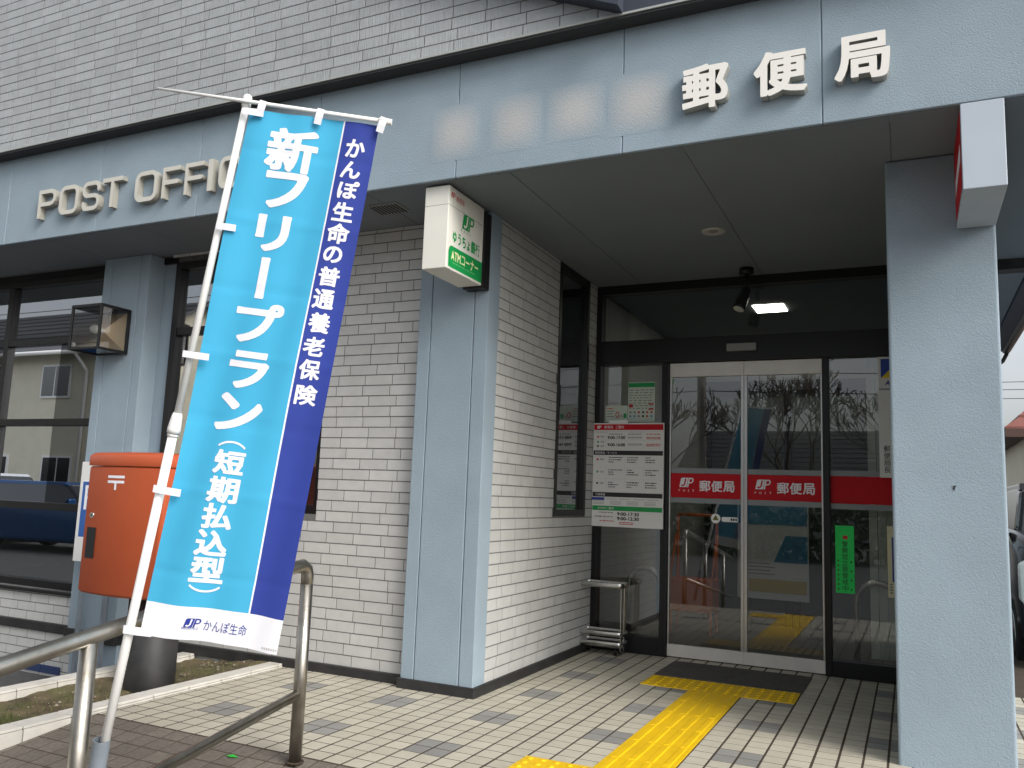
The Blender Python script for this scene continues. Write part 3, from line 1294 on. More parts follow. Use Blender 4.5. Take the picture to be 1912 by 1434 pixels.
# ---- interior (vestibule and rooms)
q = MB()
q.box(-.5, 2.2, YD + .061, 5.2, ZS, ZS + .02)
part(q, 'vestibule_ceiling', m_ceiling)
q = MB()
q.box(-.5, 2.25, 5.0, 5.1, -.02, ZS)
part(q, 'vestibule_back_wall', m_inwall)
q = MB()
q.box(-.36, -.32, YD + .061, 5.0, -.02, ZS)
part(q, 'vestibule_side_wall', m_inwall)
q = MB()
q.box(-8, 2.2, 7.0, 7.1, -.02, 4.4)
q.box(-8.1, -8, 1.0, 7.0, -.4, 4.4)
q.box(-6.8, -6.7, .35, 1.1, -.6, 4.4)
q.box(-3.5, -3.45, 4.6, 7, 0, 2.7)
part(q, 'interior_wall', m_inwall)
q = MB()
q.box(-8, -.56, 1.101, 7.0, 2.69, 2.71)
part(q, 'interior_ceiling', m_inwall)
q = MB()
q.box(-8, -.56, 1.101, 7.0, -.02, .0)
q.box(-.355, 2.15, 2.85, 5.0, -.004, .003)
part(q, 'interior_floor', m_infloor)
q = MB()
q.box(.755, 1.005, 3.70, 3.98, ZS - .006, ZS - .001)
tag(q.build('ceiling_light_panel', m_panel), 'lit square ceiling light seen through the glass above the doors', 'light')
q = MB()
q.box(-3.9, -2.5, 2.6, 2.72, 2.60, 2.688)
tag(q.build('fluorescent_lamp', m_tube, bevel=.004), 'lit fluorescent lamp on the ceiling inside, behind the windows', 'light')
# inner door frame
t = thing('inner_doorway', (.9, 4.9, 0), 'black framed inner doorway at the back of the vestibule', 'doorway')
q = MB()
for x in (.1, .85, 1.6):
    q.box(x, x + .06, 4.90, 4.96, .004, 2.2)
q.box(.1, 1.66, 4.899, 4.961, 2.2, 2.3)
q.build('door_frame', m_frame, t, bevel=.003)
q = MB()
q.quad((.1, 4.93, 0), (1.66, 4.93, 0), (1.66, 4.93, 2.2), (.1, 4.93, 2.2))
q.build('pane', g_inner, t, recalc=False)
t = thing('leaflet_stand', (.2, 4.0, 0), 'orange leaflet stand with raised frame inside the glass doors', 'stand')
q = MB()
q.box(.02, .40, 3.86, 4.15, .19, .46)
q.build('bin', m_orangein, t, bevel=.01)
q = MB()
for x in (.04, .38):
    q.tube([(x, 4.13, .004), (x, 4.13, 1.0)], .014, 8)
q.tube([(.04, 4.13, 1.0), (.38, 4.13, 1.0)], .014, 8)
q.tube([(.03, 3.88, .45), (.03, 4.10, .82)], .012, 8)
q.tube([(.39, 3.88, .45), (.39, 4.10, .82)], .012, 8)
q.tube([(.04, 3.88, .004), (.04, 3.88, .2)], .012, 8)
q.tube([(.38, 3.88, .004), (.38, 3.88, .2)], .012, 8)
q.build('frame', m_orangein, t)
t = thing('poster_stand', (.85, 4.35, 0), 'standing poster board with blue, white and yellow print inside the doors', 'poster')
q = MB()
q.box(.52, 1.12, 4.34, 4.36, .30, 1.15)
q.build('board', m_white, t, bevel=.002)
q = MB()
q.quad((.53, 4.337, .94), (1.11, 4.337, .94), (1.11, 4.337, 1.14), (.53, 4.337, 1.14), 0)
q.quad((.83, 4.337, .62), (1.11, 4.337, .62), (1.11, 4.337, .85), (.93, 4.337, .85), 0)
q.quad((.62, 4.337, .36), (1.10, 4.337, .36), (1.10, 4.337, .47), (.62, 4.337, .47), 1)
for k in range(4):
    q.quad((.55, 4.336, .60 - k * .03), (.80 + .04 * (k % 2), 4.336, .60 - k * .03), (.80 + .04 * (k % 2), 4.336, .608 - k * .03), (.55, 4.336, .608 - k * .03), 2)
q.build('print', [m_blueprint, m_yelprint, m_greyink], t, recalc=False)
q = MB()
q.box(.60, .63, 4.36, 4.42, .003, .5)
q.box(1.01, 1.04, 4.36, 4.42, .003, .5)
q.build('leg', m_frame, t)
# vertical blinds at right
t = thing('vertical_blind', (1.9, 3.15, 0), 'pale vertical blinds hanging inside the fixed pane by the pillar', 'blind')
for k in range(8):
    q = MB()
    x = 1.66 + k * .055
    q.add([(x, 2.90, .12), (x + .05, 2.925, .12), (x + .05, 2.925, 2.3), (x, 2.90, 2.3)], [(0, 1, 2, 3)])
    o = q.build('slat', m_blind, t, recalc=False)
    sm = o.modifiers.new('thickness', 'SOLIDIFY')
    sm.thickness = .002


def hoop(x0, x1, y, h, lab):
    q = MB()
    r = (x1 - x0) / 2
    pts = [(x0, y, .003), (x0, y, h - r)] + [((x0 + x1) / 2 - r * math.cos(a), y, h - r + r * math.sin(a)) for a in [math.pi * k / 12 for k in range(1, 12)]] + [(x1, y, h - r), (x1, y, .003)]
    q.tube(pts, .021, 12)
    tag(q.build('door_guard_rail', m_steel), lab, 'guard rail')


hoop(-.06, .185, 3.02, .60, 'steel hoop rail inside the glass beside the umbrella stand')
hoop(1.575, 1.84, 2.865, .62, 'steel hoop rail inside the fixed pane in front of the blinds')

# ---- now realise the bricks: the 300 that show largest singly, the rest joined per wall
BRICKS.sort(key=lambda b: -b[5])
mm_ = {'w': m_brick, 'u': m_brick_up, 'b': m_bluetile}
restb = {}
# share the single bricks between the three walls in view
cnt = 0
for (wall, mk, mt, L_, H_, ar) in BRICKS:
    me = piece_mesh('brick_' + mk, L_, H_, .0016, .0004, mm_[mk])
    if ar > 0 and cnt < 300:
        o = bpy.data.objects.new('brick', me)
        o.matrix_basis = mt
        COL.objects.link(o)
        o.parent = wall
        o.matrix_parent_inverse = Matrix.Translation(-PW(wall))
        cnt += 1
    else:
        r_ = restb.setdefault((wall.name, mk), (wall, MB(), mk))
        r_[1].add([mt @ v.co for v in me.vertices], [tuple(p.vertices) for p in me.polygons])
for (wall, mb_, mk) in restb.values():
    o = mb_.build('brick_field', mm_[mk], wall, recalc=False)
    stuff(o)
# blue accent course on the lower wall
q = MB()
for k in range(14):
    x0 = -6.6 + k * .21
    q.box(x0, x0 + .2, YW - .009, YW - .003, -.30, -.245)
stuff(q.build('blue_tile_course', m_bluetile, bw_left))

# ================================================================== SIGNS AND LETTERING
def fade_mat():
    if 'faded_ivory' in MATS:
        return MATS['faded_ivory']
    m = m_stucco.copy()
    m.name = 'faded_ivory'
    N, L = m.node_tree.nodes, m.node_tree.links
    p = N['Principled BSDF']
    src = p.inputs['Base Color'].links[0].from_socket
    at_ = N.new('ShaderNodeAttribute')
    at_.attribute_name = 'fade'
    mx = N.new('ShaderNodeMix')
    mx.data_type = 'RGBA'
    L.new(at_.outputs['Fac'], mx.inputs['Factor'])
    L.new(src, mx.inputs['A'])
    mx.inputs['B'].default_value = (.45, .455, .455, 1)
    L.new(mx.outputs['Result'], p.inputs['Base Color'])
    MATS['faded_ivory'] = m
    return m


t = thing('fascia_lettering', (-2.4, YF, 2.9), 'raised bronze letters reading POST OFFICE on the blue-grey fascia', 'lettering')
xs = [(-3.555, -3.375), (-3.335, -3.145), (-3.105, -2.935), (-2.91, -2.725), None, (-2.60, -2.40), (-2.355, -2.205), (-2.16, -2.005), (-1.965, -1.925), (-1.875, -1.70), (-1.65, -1.50)]
for ch, xr in zip('POST OFFICE', xs):
    if xr:
        text_solid('letter', ch, [mat('bronze_letter_face', (.58, .565, .505), .45), mat('bronze_letter_side', (.33, .32, .28), .5)], t, xr[0], xr[1], 2.90, 3.105, YF - .045, .043, .006)
t = thing('office_name_lettering', (.8, YF, 2.9), 'raised ivory characters of the office name, three crisp ones after four blurred pale patches', 'lettering')
for ch, x0, x1, z0, z1 in (('郵', 1.0, 1.212, 2.905, 3.12), ('便', 1.325, 1.552, 2.912, 3.12), ('局', 1.665, 1.885, 2.918, 3.125)):
    text_solid('letter', ch, [m_letter, m_letterside], t, x0, x1, z0, z1, YF - .05, .048, .031)
for x0, x1, z0, z1 in ((-.335, -.14, 2.925, 3.125), (.02, .215, 2.925, 3.125), (.345, .55, 2.93, 3.12), (.675, .885, 2.915, 3.115)):
    q = MB()
    n = 16
    vs, fade = [], []
    for j in range(n + 1):
        for i in range(n + 1):
            a, b = i / n * 2 - 1, j / n * 2 - 1
            e = max(0, math.cos(a * math.pi / 2)) * max(0, math.cos(b * math.pi / 2))
            fade.append(.95 * e ** .95)
            vs.append(((x0 + x1) / 2 + a * (x1 - x0) * .8, YF - .0005 - .003 * e, (z0 + z1) / 2 + b * (z1 - z0) * .8))
    q.add(vs, [(j * (n + 1) + i, j * (n + 1) + i + 1, (j + 1) * (n + 1) + i + 1, (j + 1) * (n + 1) + i) for j in range(n) for i in range(n)], 0, True)
    o = q.build('faded_character', fade_mat(), t, recalc=False)
    at_ = o.data.attributes.new('fade', 'FLOAT', 'POINT')
    at_.data.foreach_set('value', fade)

# ATM sign box
AX0, AX1 = -.436, -.286
AY0, AY1 = .39, .80
AZ0, AZ1 = 2.298, 2.757
t = thing('atm_sign_box', ((AX0 + AX1) / 2, .57, AZ0), 'white box sign with green bank and ATM lettering hanging by the brick column', 'sign')
q = MB()
q.box(AX0, AX1, AY0, AY1, AZ0, AZ1)
q.build('case', m_cream, t, bevel=.004)
q = MB()
q.box(AX0 + .03, AX1 + .012, AY1, YC, AZ0 - .012, AZ1 - .02)
q.box(AX0 + .02, AX1 - .02, .45, .7, AZ1, ZS)
q.build('bracket', m_frame, t)
q = MB()
q.box(AX0 - .0006, AX1 + .0006, AY0 - .0006, AY1 - .02, 2.648, 2.650)
q.build('seam', m_greyink, t)
q = MB()
AD = AY1 - AY0
AH = AZ1 - AZ0


def afn(k=0):
    return lambda a, b, kk=0: (AX1 + .0012 + .0006 * (k + kk), AY0 + a * AD, AZ0 + b * AH)


q.add([afn()(a, b) for a, b in ((.05, .03), (.985, .03), (.985, .29), (.12, .29), (.07, .27), (.05, .22))], [tuple(range(6))], 0)


def alogo(a, b, k=0):
    return (AX1 + .0012 + .0006 * k, AY0 + a, AZ0 + b)


jp_logo(q, alogo, .53 * AD, .67 * AH, .088, 0, 1, 1)
for n_, ch in enumerate('BANK'):
    put_text(q, ch, alogo, (.36 + n_ * .085) * AD, .545 * AH, h=.014, bold=.02, mi=0)
put_text(q, 'ゆうちょ銀行', alogo, .52 * AD, .415 * AH, w=.76 * AD, h=.072, bold=.022, mi=0, fit=True)
put_text(q, 'ATMコーナー', lambda a, b: alogo(a, b, 1), .50 * AD, .185 * AH, w=.76 * AD, h=.062, bold=.022, mi=2, fit=True)
for k in range(1):
    a0 = .17
    while a0 < .8:
        w_ = rnd.uniform(.03, .07)
        q.quad(afn(1)(a0, .085), afn(1)(a0 + w_, .085), afn(1)(a0 + w_, .10), afn(1)(a0, .10), 5)
        a0 += w_ + .02
q.build('bank_print', [m_green, m_cream, mat('pale_lemon_ink', (.72, .75, .4), .5), m_redink, m_greyink, mat('mid_green_ink', (.12, .42, .16), .5)], t, recalc=False)
q = MB()
jp_logo(q, alogo, .10 * AD, .90 * AH, .030, 3, 1, 1)
put_text(q, '郵便局', alogo, .30 * AD, .885 * AH, w=.22 * AD, h=.034, bold=.02, mi=3, fit=True)
q.build('office_print', [m_green, m_cream, mat('pale_lemon_ink', (.72, .75, .4), .5), m_redink, m_greyink, mat('mid_green_ink', (.12, .42, .16), .5)], t, recalc=False)

# red-sided post sign box at the pillar
t = thing('post_sign_box', (2.217, .6, 2.39), 'blue-grey box sign with red and white side hanging from soffit before pillar', 'sign')
q = MB()
q.box(2.139, 2.296, YF + .001, YC - .005, 2.40, ZS - .002)
q.build('case', m_stucco if False else mat('sign_case_grey', (.44, .50, .565), .5, var=.03), t, bevel=.003)
q = MB()
q.quad((2.1375, YF + .02, 2.42), (2.1375, YC - .02, 2.42), (2.1375, YC - .02, ZS - .01), (2.1375, YF + .02, ZS - .01), 0)
q.quad((2.1365, YF + .06, 2.55), (2.1365, YC - .06, 2.52), (2.1365, YC - .10, 2.59), (2.1365, YF + .06, 2.62), 1)
q.build('side_panel', [m_red, m_bwhite], t, recalc=False)

# notice board
BX0, BX1, BZ0, BZ1, BY = -.272, .28, .905, 1.685, 2.715
t = thing('notice_board', ((BX0 + BX1) / 2, BY, BZ0), 'white guide board with red heading and opening hours beside the doors', 'notice board')
q = MB()
q.box(BX0, BX1, BY, BY + .02, BZ0, BZ1)
q.build('panel', m_signwhite, t, bevel=.002)
q = MB()
q.box(-.2, -.17, BY + .021, YD - .04, 1.0, 1.6)
q.box(.2, .23, BY + .021, YD - .04, 1.0, 1.6)
q.build('bracket', m_frame, t)
q = MB()
q.box(-.15, .0, BY + .002, BY + .012, BZ1 + .001, BZ1 + .022)
q.build('clip', m_white, t)
BWd, BHt = BX1 - BX0, BZ1 - BZ0
q = MB()


def bf(k=1):
    return lambda a, b: (BX0 + a * BWd, BY - .0008 * k, BZ1 - b * BHt)


def brect(a0, a1, b0, b1, mi, k=1):
    f = bf(k)
    q.quad(f(a0, b1), f(a1, b1), f(a1, b0), f(a0, b0), mi)


# b measured downwards 0..1
brect(.01, .99, .012, .068, 1)
jp_logo(q, lambda a, b, k: (BX0 + .10 * BWd + a, BY - .0016 - .0006 * k, BZ1 - .04 * BHt + b), -.01, 0, .022, 0, 1, 1)


def btext(s, a, b, h, mi, bold=.0, w=None, k=2):
    put_text(q, s, lambda x, z: (BX0 + a * BWd + x, BY - .0008 * k, BZ1 - b * BHt + z), 0, 0, h=h, w=w, bold=bold, mi=mi, fit=bool(w))


btext('郵便局', .22, .04, .022, 0, .01)
btext('ご案内', .38, .04, .022, 0, .01)
for (a, b0, mi) in ((.07, .135, 1), (.07, .185, 2), (.07, .225, 3), (.07, .355, 1), (.07, .475, 2), (.07, .585, 3)):
    brect(a - .013, a + .013, b0 - .009, b0 + .009, mi, 2)
for (s, b) in (('郵便', .135), ('貯金', .183), ('保険', .225), ('郵便', .355), ('貯金', .475), ('保険', .585)):
    btext(s, .135, b, .014, 3, .01)
btext('9:00-17:00', .335, .142, .024, 3, .03, w=.14)
btext('9:00-16:00', .335, .212, .024, 3, .03, w=.14)
brect(.01, .99, .268, .312, 3)
btext('取扱商品・サービス', .19, .29, .018, 0, .012)
brect(.01, .99, .672, .715, 3)
btext('代理業務', .12, .694, .018, 0, .012)
brect(.01, .99, .802, .846, 2)
btext('ATMのご案内', .20, .824, .02, 0, .012)
brect(.0, .18, .722, .748, 4)
btext('9:00-17:30', .52, .875, .026, 3, .03, w=.17)
btext('9:00-12:30', .52, .918, .026, 3, .03, w=.17)
btext('営業時間', .09, .905, .013, 3, .01)
for (b0, aa, mi) in ((.09, .12, 5), (.088, .62, 5), (.108, .33, 6), (.108, .60, 6), (.108, .86, 7), (.138, .60, 6), (.152, .60, 5), (.138, .86, 7), (.152, .86, 7), (.205, .6, 6), (.22, .6, 5), (.205, .86, 7), (.22, .86, 7), (.955, .50, 7), (.97, .5, 7), (.945, .22, 7), (.865, .21, 6), (.905, .21, 6)):
    for z in range(1):
        a0 = aa - .1
        while a0 < aa + .09:
            w_ = rnd.uniform(.018, .05)
            brect(a0, min(a0 + w_, aa + .1), b0 - .004, b0 + .004, mi, 2)
            a0 += w_ + .008
for blk in range(3):
    for c_ in range(3):
        for ln in range(3):
            b0 = .335 + blk * .12 + ln * .022
            a0 = .23 + c_ * .26
            end = a0 + rnd.uniform(.06, .2)
            while a0 < end:
                w_ = rnd.uniform(.015, .05)
                brect(a0, min(a0 + w_, end), b0 - .005, b0 + .005, rnd.choice([3, 6, 6]), 2)
                a0 += w_ + .006
for b0 in (.735, .757, .772, .785):
    for c_ in range(4):
        a0 = .2 + c_ * .195 if b0 < .75 else .02 + c_ * .24
        brect(a0, a0 + .16, b0 - .004, b0 + .004, 5, 2)
for b0 in (.085, .118, .165, .245, .43, .54, .66):
    brect(.02, .98, b0, b0 + .0015, 5, 1)
for a0 in (.19, .46, .73):
    brect(a0, a0 + .002, .09, .25, 5, 1)
    brect(a0, a0 + .002, .33, .66, 5, 1)
brect(.19, .192, .86, .98, 7, 1)
q.build('print', [m_bwhite, m_red, m_green, m_ink, m_navyink, m_lightgrey, m_greyink, m_redink], t, recalc=False)


def paper(name, x0, x1, z0, z1, y, m, label, cat='poster'):
    t = thing(name, ((x0 + x1) / 2, y, z0), label, cat)
    q = MB()
    q.box(x0, x1, y, y + .003, z0, z1)
    q.build('sheet', m, t)
    return t


m_pale = mat('pale_green_paper', (.55, .62, .54), .6)
t = paper('atm_hours_poster', -.02, .19, 1.70, 2.005, YD - .012, m_pale, 'pale poster with green heading and small pictures on the glass above the board')
q = MB()
y_ = YD - .0135


def rq(x0, x1, z0, z1, mi):
    q.quad((x0, y_, z0), (x1, y_, z0), (x1, y_, z1), (x0, y_, z1), mi)


rq(-.018, .188, 1.965, 1.998, 0)
for k in range(8):
    z = 1.94 - k * .02
    x = -.01
    while x < .17:
        w_ = rnd.uniform(.012, .035)
        rq(x, min(x + w_, .18), z, z + .006, 1)
        x += w_ + .012
rq(-.012, .02, 1.81, 1.835, 2)
rq(.14, .18, 1.83, 1.84, 2)
rq(.14, .18, 1.79, 1.80, 2)
for k in range(6):
    for r_ in range(2):
        rq(-.008 + k * .033, .008 + k * .033, 1.735 + r_ * .03, 1.75 + r_ * .03, rnd.choice([2, 3, 4, 1]))
q.build('print', [m_green, m_greyink, m_redink, m_ink, m_blueprint], t, recalc=False)
t = paper('zero_yen_card', -.20, -.025, 1.70, 1.825, YD - .010, m_pale, 'small pale card printed with a large red zero on the glass')
q = MB()
y_ = YD - .0115
put_text(q, '0', lambda a, b: (a, y_, b), -.105, 1.755, h=.05, bold=0, mi=2)
put_text(q, '円', lambda a, b: (a, y_, b), -.072, 1.742, h=.022, bold=0, mi=2)
rq(-.055, -.032, 1.73, 1.765, 0)
for k in range(4):
    rq(-.19, -.14 + .01 * (k % 2), 1.80 - k * .02, 1.806 - k * .02, 1 if k else 2)
q.build('print', [m_green, m_greyink, m_redink], t, recalc=False)
t = paper('green_police_notice', 1.452, 1.57, .545, .99, YD - .012, m_fgreen, 'bright green paper strip with black vertical characters on the fixed pane')
q = MB()
y_ = YD - .0135
for k, ch in enumerate('警察官立寄警戒中'):
    put_text(q, ch, lambda a, b: (a, y_, b), 1.512, .868 - k * .0415, h=.037, w=.037, bold=.02, mi=0, fit=True)
for k in range(4):
    rq(1.546, 1.555, .745 - k * .06, .757 - k * .06, 0)
for k in range(7):
    rq(1.466, 1.474, .752 - k * .031, .763 - k * .031, 0)
rq(1.50, 1.53, .90, .925, 1)
q.build('print', [m_ink, m_redink], t, recalc=False)
t = paper('cream_poster', 1.772, 1.95, .54, 1.0, YD - .012, mat('cream_paper', (.68, .64, .42), .6), 'cream poster with dark blue picture half hidden behind the pillar')
q = MB()
y_ = YD - .0135
rq(1.80, 1.93, .64, .93, 0)
for k in range(4):
    rq(1.785, 1.80, .565 + k * .018, .575 + k * .018, 1)
q.build('print', [m_navyink, m_greyink], t, recalc=False)
t = paper('aed_sign', 1.742, 1.90, 1.915, 2.13, YD - .045, m_signwhite, 'white AED sign with blue and yellow triangles beside the pillar', 'sign')
q = MB()
y_ = YD - .047
q.add([(1.757, y_, 1.985), (1.757, y_, 2.115), (1.885, y_, 2.115)], [(0, 1, 2)], 0)
q.quad((1.757, y_, 1.985), (1.885, y_, 1.985), (1.885, y_, 2.115), (1.757, y_, 1.985), 1)
q.v[-4:] = q.v[-4:]
put_text(q, 'AED', lambda a, b: (a + b * .2 - .39, y_, b), 1.825, 1.952, h=.032, bold=.03, mi=2)
q.build('print', [mat('sign_blue', (.02, .06, .36), .5), mat('sign_yellow', (.75, .55, .01), .5), m_navyink], t, recalc=False)
t = paper('postmaster_name_plate', 1.738, 1.86, 1.318, 1.905, YD - .045, m_signwhite, 'white vertical name plate with black characters beside the pillar, under the AED sign', 'sign')
q = MB()
y_ = YD - .047
for k, ch in enumerate('郵便局長'):
    put_text(q, ch, lambda a, b: (a, y_, b), 1.785, 1.51 - k * .047, h=.042, w=.04, bold=.015, mi=0, fit=True)
q.build('print', [m_ink], t, recalc=False)

# ================================================================== CEILING FITTINGS
t = thing('ceiling_downlight', (.86, 1.66, ZS), 'round recessed downlight in the porch soffit', 'light')
q = MB()
n = 32
c = (.86, 1.66)
vs = []
for r_, z in ((.072, ZS - .001), (.07, ZS - .006), (.058, ZS - .006), (.05, ZS - .002), (.03, ZS - .0015)):
    vs += [(c[0] + r_ * math.cos(2 * math.pi * k / n), c[1] + r_ * math.sin(2 * math.pi * k / n), z) for k in range(n)]
fs = [(a * n + k, a * n + (k + 1) % n, (a + 1) * n + (k + 1) % n, (a + 1) * n + k) for a in range(4) for k in range(n)]
q.add(vs, fs, 0, True)
rim = q.build('rim', mat('downlight_metal', (.55, .53, .49), .35, metal=.5), t)
q = MB()
q.add([(c[0] + .051 * math.cos(2 * math.pi * k / n), c[1] + .051 * math.sin(2 * math.pi * k / n), ZS - .0012) for k in range(n)], [tuple(range(n))])
q.build('lens', mat('downlight_lens', (.3, .29, .27), .25), rim)
t = thing('soffit_vent', (-.82, .62, ZS), 'rectangular slatted vent grille in the soffit behind the banner', 'vent')
q = MB()
q.box(-.93, -.73, .545, .70, ZS - .008, ZS - .0005)
q.build('frame', mat('vent_grey', (.27, .28, .28), .5), t, bevel=.002)
for k in range(8):
    q = MB()
    q.box(-.92 + k * .024, -.912 + k * .024, .555, .69, ZS - .013, ZS - .0085)
    q.build('slat', m_black, t)
t = thing('porch_spotlight', (.905, 2.55, ZS), 'black spotlight with cylindrical head hanging from the soffit before the doors', 'spotlight')
q = MB()
q.tube([(.905, 2.55, ZS - .001), (.905, 2.55, ZS - .045)], .05, 20)
q.build('mount', m_frame, t)
q = MB()
q.tube([(.905, 2.55, ZS - .045), (.905, 2.55, ZS - .16)], .014, 10)
q.build('stem', m_frame, t)
q = MB()
q.tube([(.912, 2.555, ZS - .14), (.905, 2.55, ZS - .16), (.868, 2.50, ZS - .285), (.862, 2.492, ZS - .305)], [.022, .034, .042, .045], 18)
hd = q.build('head', mat('spot_head', (.03, .03, .03), .35, metal=.3), t)
q = MB()
q.tube([(.8625, 2.4925, ZS - .304), (.861, 2.491, ZS - .309)], .037, 18)
q.build('lens', m_lens, hd)

# ================================================================== WALL LAMP
LX0, LX1, LYa, LYb, LZ0, LZ1 = -3.53, -3.215, .62, YC - .004, 2.025, 2.35
t = thing('wall_lantern', ((LX0 + LX1) / 2, .7, LZ0), 'black framed glass cube lantern on the grey column by the window', 'lamp')
q = MB()
fw = .018
for x in (LX0, LX1 - fw):
    for z in (LZ0, LZ1 - fw):
        q.box(x, x + fw, LYa, LYb, z, z + fw)
    for y in (LYa, LYb - fw):
        q.box(x + .0005, x + fw - .0005, y + .0005, y + fw - .0005, LZ0 + fw, LZ1 - fw)
for y in (LYa, LYb - fw):
    for z in (LZ0, LZ1 - fw):
        q.box(LX0 + fw, LX1 - fw, y + .001, y + fw - .001, z + .001, z + fw - .001)
q.box(LX0 + .002, LX1 - .002, LYa + .002, LYb - .002, LZ1 - .004, LZ1 + .004)
q.build('frame', m_frame, t, bevel=.002)
for nm, vs in (('front', [(LX0 + fw, LYa + .008, LZ0 + fw), (LX1 - fw, LYa + .008, LZ0 + fw), (LX1 - fw, LYa + .008, LZ1 - fw), (LX0 + fw, LYa + .008, LZ1 - fw)]),
               ('right', [(LX1 - .008, LYa + fw, LZ0 + fw), (LX1 - .008, LYb - fw, LZ0 + fw), (LX1 - .008, LYb - fw, LZ1 - fw), (LX1 - .008, LYa + fw, LZ1 - fw)]),
               ('left', [(LX0 + .008, LYa + fw, LZ0 + fw), (LX0 + .008, LYb - fw, LZ0 + fw), (LX0 + .008, LYb - fw, LZ1 - fw), (LX0 + .008, LYa + fw, LZ1 - fw)]),
               ('bottom', [(LX0 + fw, LYa + fw, LZ0 + .008), (LX1 - fw, LYa + fw, LZ0 + .008), (LX1 - fw, LYb - fw, LZ0 + .008), (LX0 + fw, LYb - fw, LZ0 + .008)])):
    q = MB()
    q.add(vs, [(0, 1, 2, 3)])
    q.build('pane', g_lamp, t, recalc=False)
q = MB()
cx_, cz_ = (LX0 + LX1) / 2, (LZ0 + LZ1) / 2
bk = [(LX0 + .02, LYb - .02, LZ0 + .02), (LX1 - .02, LYb - .02, LZ0 + .02), (LX1 - .02, LYb - .02, LZ1 - .02), (LX0 + .02, LYb - .02, LZ1 - .02)]
q.add(bk + [(cx_, LYb - .10, cz_)], [(0, 1, 4), (1, 2, 4), (2, 3, 4), (3, 0, 4)])
q.build('reflector', m_copper, t)
q = MB()
q.tube([(cx_, LYb - .08, cz_), (cx_, LYb - .12, cz_), (cx_, LYb - .14, cz_), (cx_, LYb - .165, cz_), (cx_, LYb - .19, cz_), (cx_, LYb - .205, cz_)], [.014, .016, .028, .034, .026, .008], 14)
q.build('bulb', m_bulb, t)

# ================================================================== UMBRELLA STAND
t = thing('umbrella_stand', (-.14, 2.62, 0), 'chrome umbrella stand with ring rails in the porch corner below the board', 'umbrella stand')
UX0, UX1, UY0, UY1 = -.285, .025, 2.55, 2.69


def band(z0, z1, o=.0, nm='rail', m=m_chrome):
    """rounded rectangular strap"""
    r_ = .035
    pts = []
    for (cx_, cy_, a0) in ((UX1 + o - r_, UY1 + o - r_, 0), (UX0 - o + r_, UY1 + o - r_, 90), (UX0 - o + r_, UY0 - o + r_, 180), (UX1 + o - r_, UY0 - o + r_, 270)):
        for k in range(6):
            a = R(a0 + k * 18)
            pts.append((cx_ + r_ * math.cos(a), cy_ + r_ * math.sin(a)))
    n = len(pts)
    q = MB()
    vs = [(x, y, z0) for x, y in pts] + [(x, y, z1) for x, y in pts]
    q.add(vs, [(k, (k + 1) % n, n + (k + 1) % n, n + k) for k in range(n)], 0, True)
    ob = q.build(nm, m, t)
    sm = ob.modifiers.new('thickness', 'SOLIDIFY')
    sm.thickness = .006
    sm.offset = 1
    bv = ob.modifiers.new('bevel', 'BEVEL')
    bv.width = .0025
    bv.limit_method = 'ANGLE'
    return ob


band(.475, .51, .012, 'top_rail')
band(.135, .168, .012, 'lower_rail')
band(.062, .098, .012, 'tray_rim')
for x in (UX0, UX1 - .006):
    q = MB()
    q.box(x, x + .006, UY0 + .012, UY0 + .052, .03, .505)
    q.build('post', m_chrome, t, bevel=.002)
    q = MB()
    q.box(x, x + .006, UY1 - .052, UY1 - .012, .03, .505)
    q.build('post', m_chrome, t, bevel=.002)
q = MB()
q.box(UX0 + .004, UX1 - .004, UY0 + .004, UY1 - .004, .055, .063)
q.build('tray', mat('tray_dark', (.05, .045, .04), .6), t)
for k in range(1, 4):
    q = MB()
    x = UX0 + (UX1 - UX0) * k / 4
    q.tube([(x, UY0 - .008, .495), (x, UY1 + .008, .495)], .004, 8)
    q.build('divider', m_chrome, t)
for x in (UX0 + .03, UX1 - .04):
    for y in (UY0 + .02, UY1 - .02):
        q = MB()
        q.tube([(x, y, .003), (x, y, .055)], [.012, .009], 10)
        q.build('foot', m_frame, t)

# ================================================================== RAMP HANDRAIL
HX = -.369
RSL = .163
t = thing('ramp_handrail', (HX, -.9, 0), 'worn stainless steel pipe handrail along the ramp edge', 'handrail')
rz = lambda y, b: b + (y + .50) * RSL
q = MB()
pts = [(HX, -.478, .70), (HX, -.478, .752)] + [(HX, -.478 - .045 * (1 - math.cos(a)), .757 + .036 * math.sin(a)) for a in [R(25), R(50), R(75)]]
q.tube([(HX, -3.2, rz(-3.2, .792)), (HX, -1.8, rz(-1.8, .792)), (HX, -.56, rz(-.56, .792)), (HX, -.51, .788), (HX, -.486, .772), (HX, -.478, .748), (HX, -.478, .70)], .026, 20)
q.build('top_rail', m_steel, t)
q = MB()
q.tube([(HX, -3.2, rz(-3.2, .268)), (HX, -.49, .268)], .0195, 18)
q.build('lower_rail', m_steel, t)
q = MB()
q.tube([(HX, -.478, -.02), (HX, -.478, .71)], .0262, 20)
q.build('post', m_steel, t)
q = MB()
q.tube([(HX, -.478, .001), (HX, -.478, .006)], .036, 20)
q.build('floor_flange', m_grout, t)
for y in (-1.50, -2.6):
    q = MB()
    q.tube([(HX, y, zr(y) - .02), (HX, y, rz(y, .79) - .015)], .0262, 20)
    q.build('post', m_steel, t)

# ================================================================== BANNER
DB = 2.62


def wpx(u, v, d):
    return CAM + d * (FW + (u - 956) / FPX * RT - (v - 717) / FPX * UP)


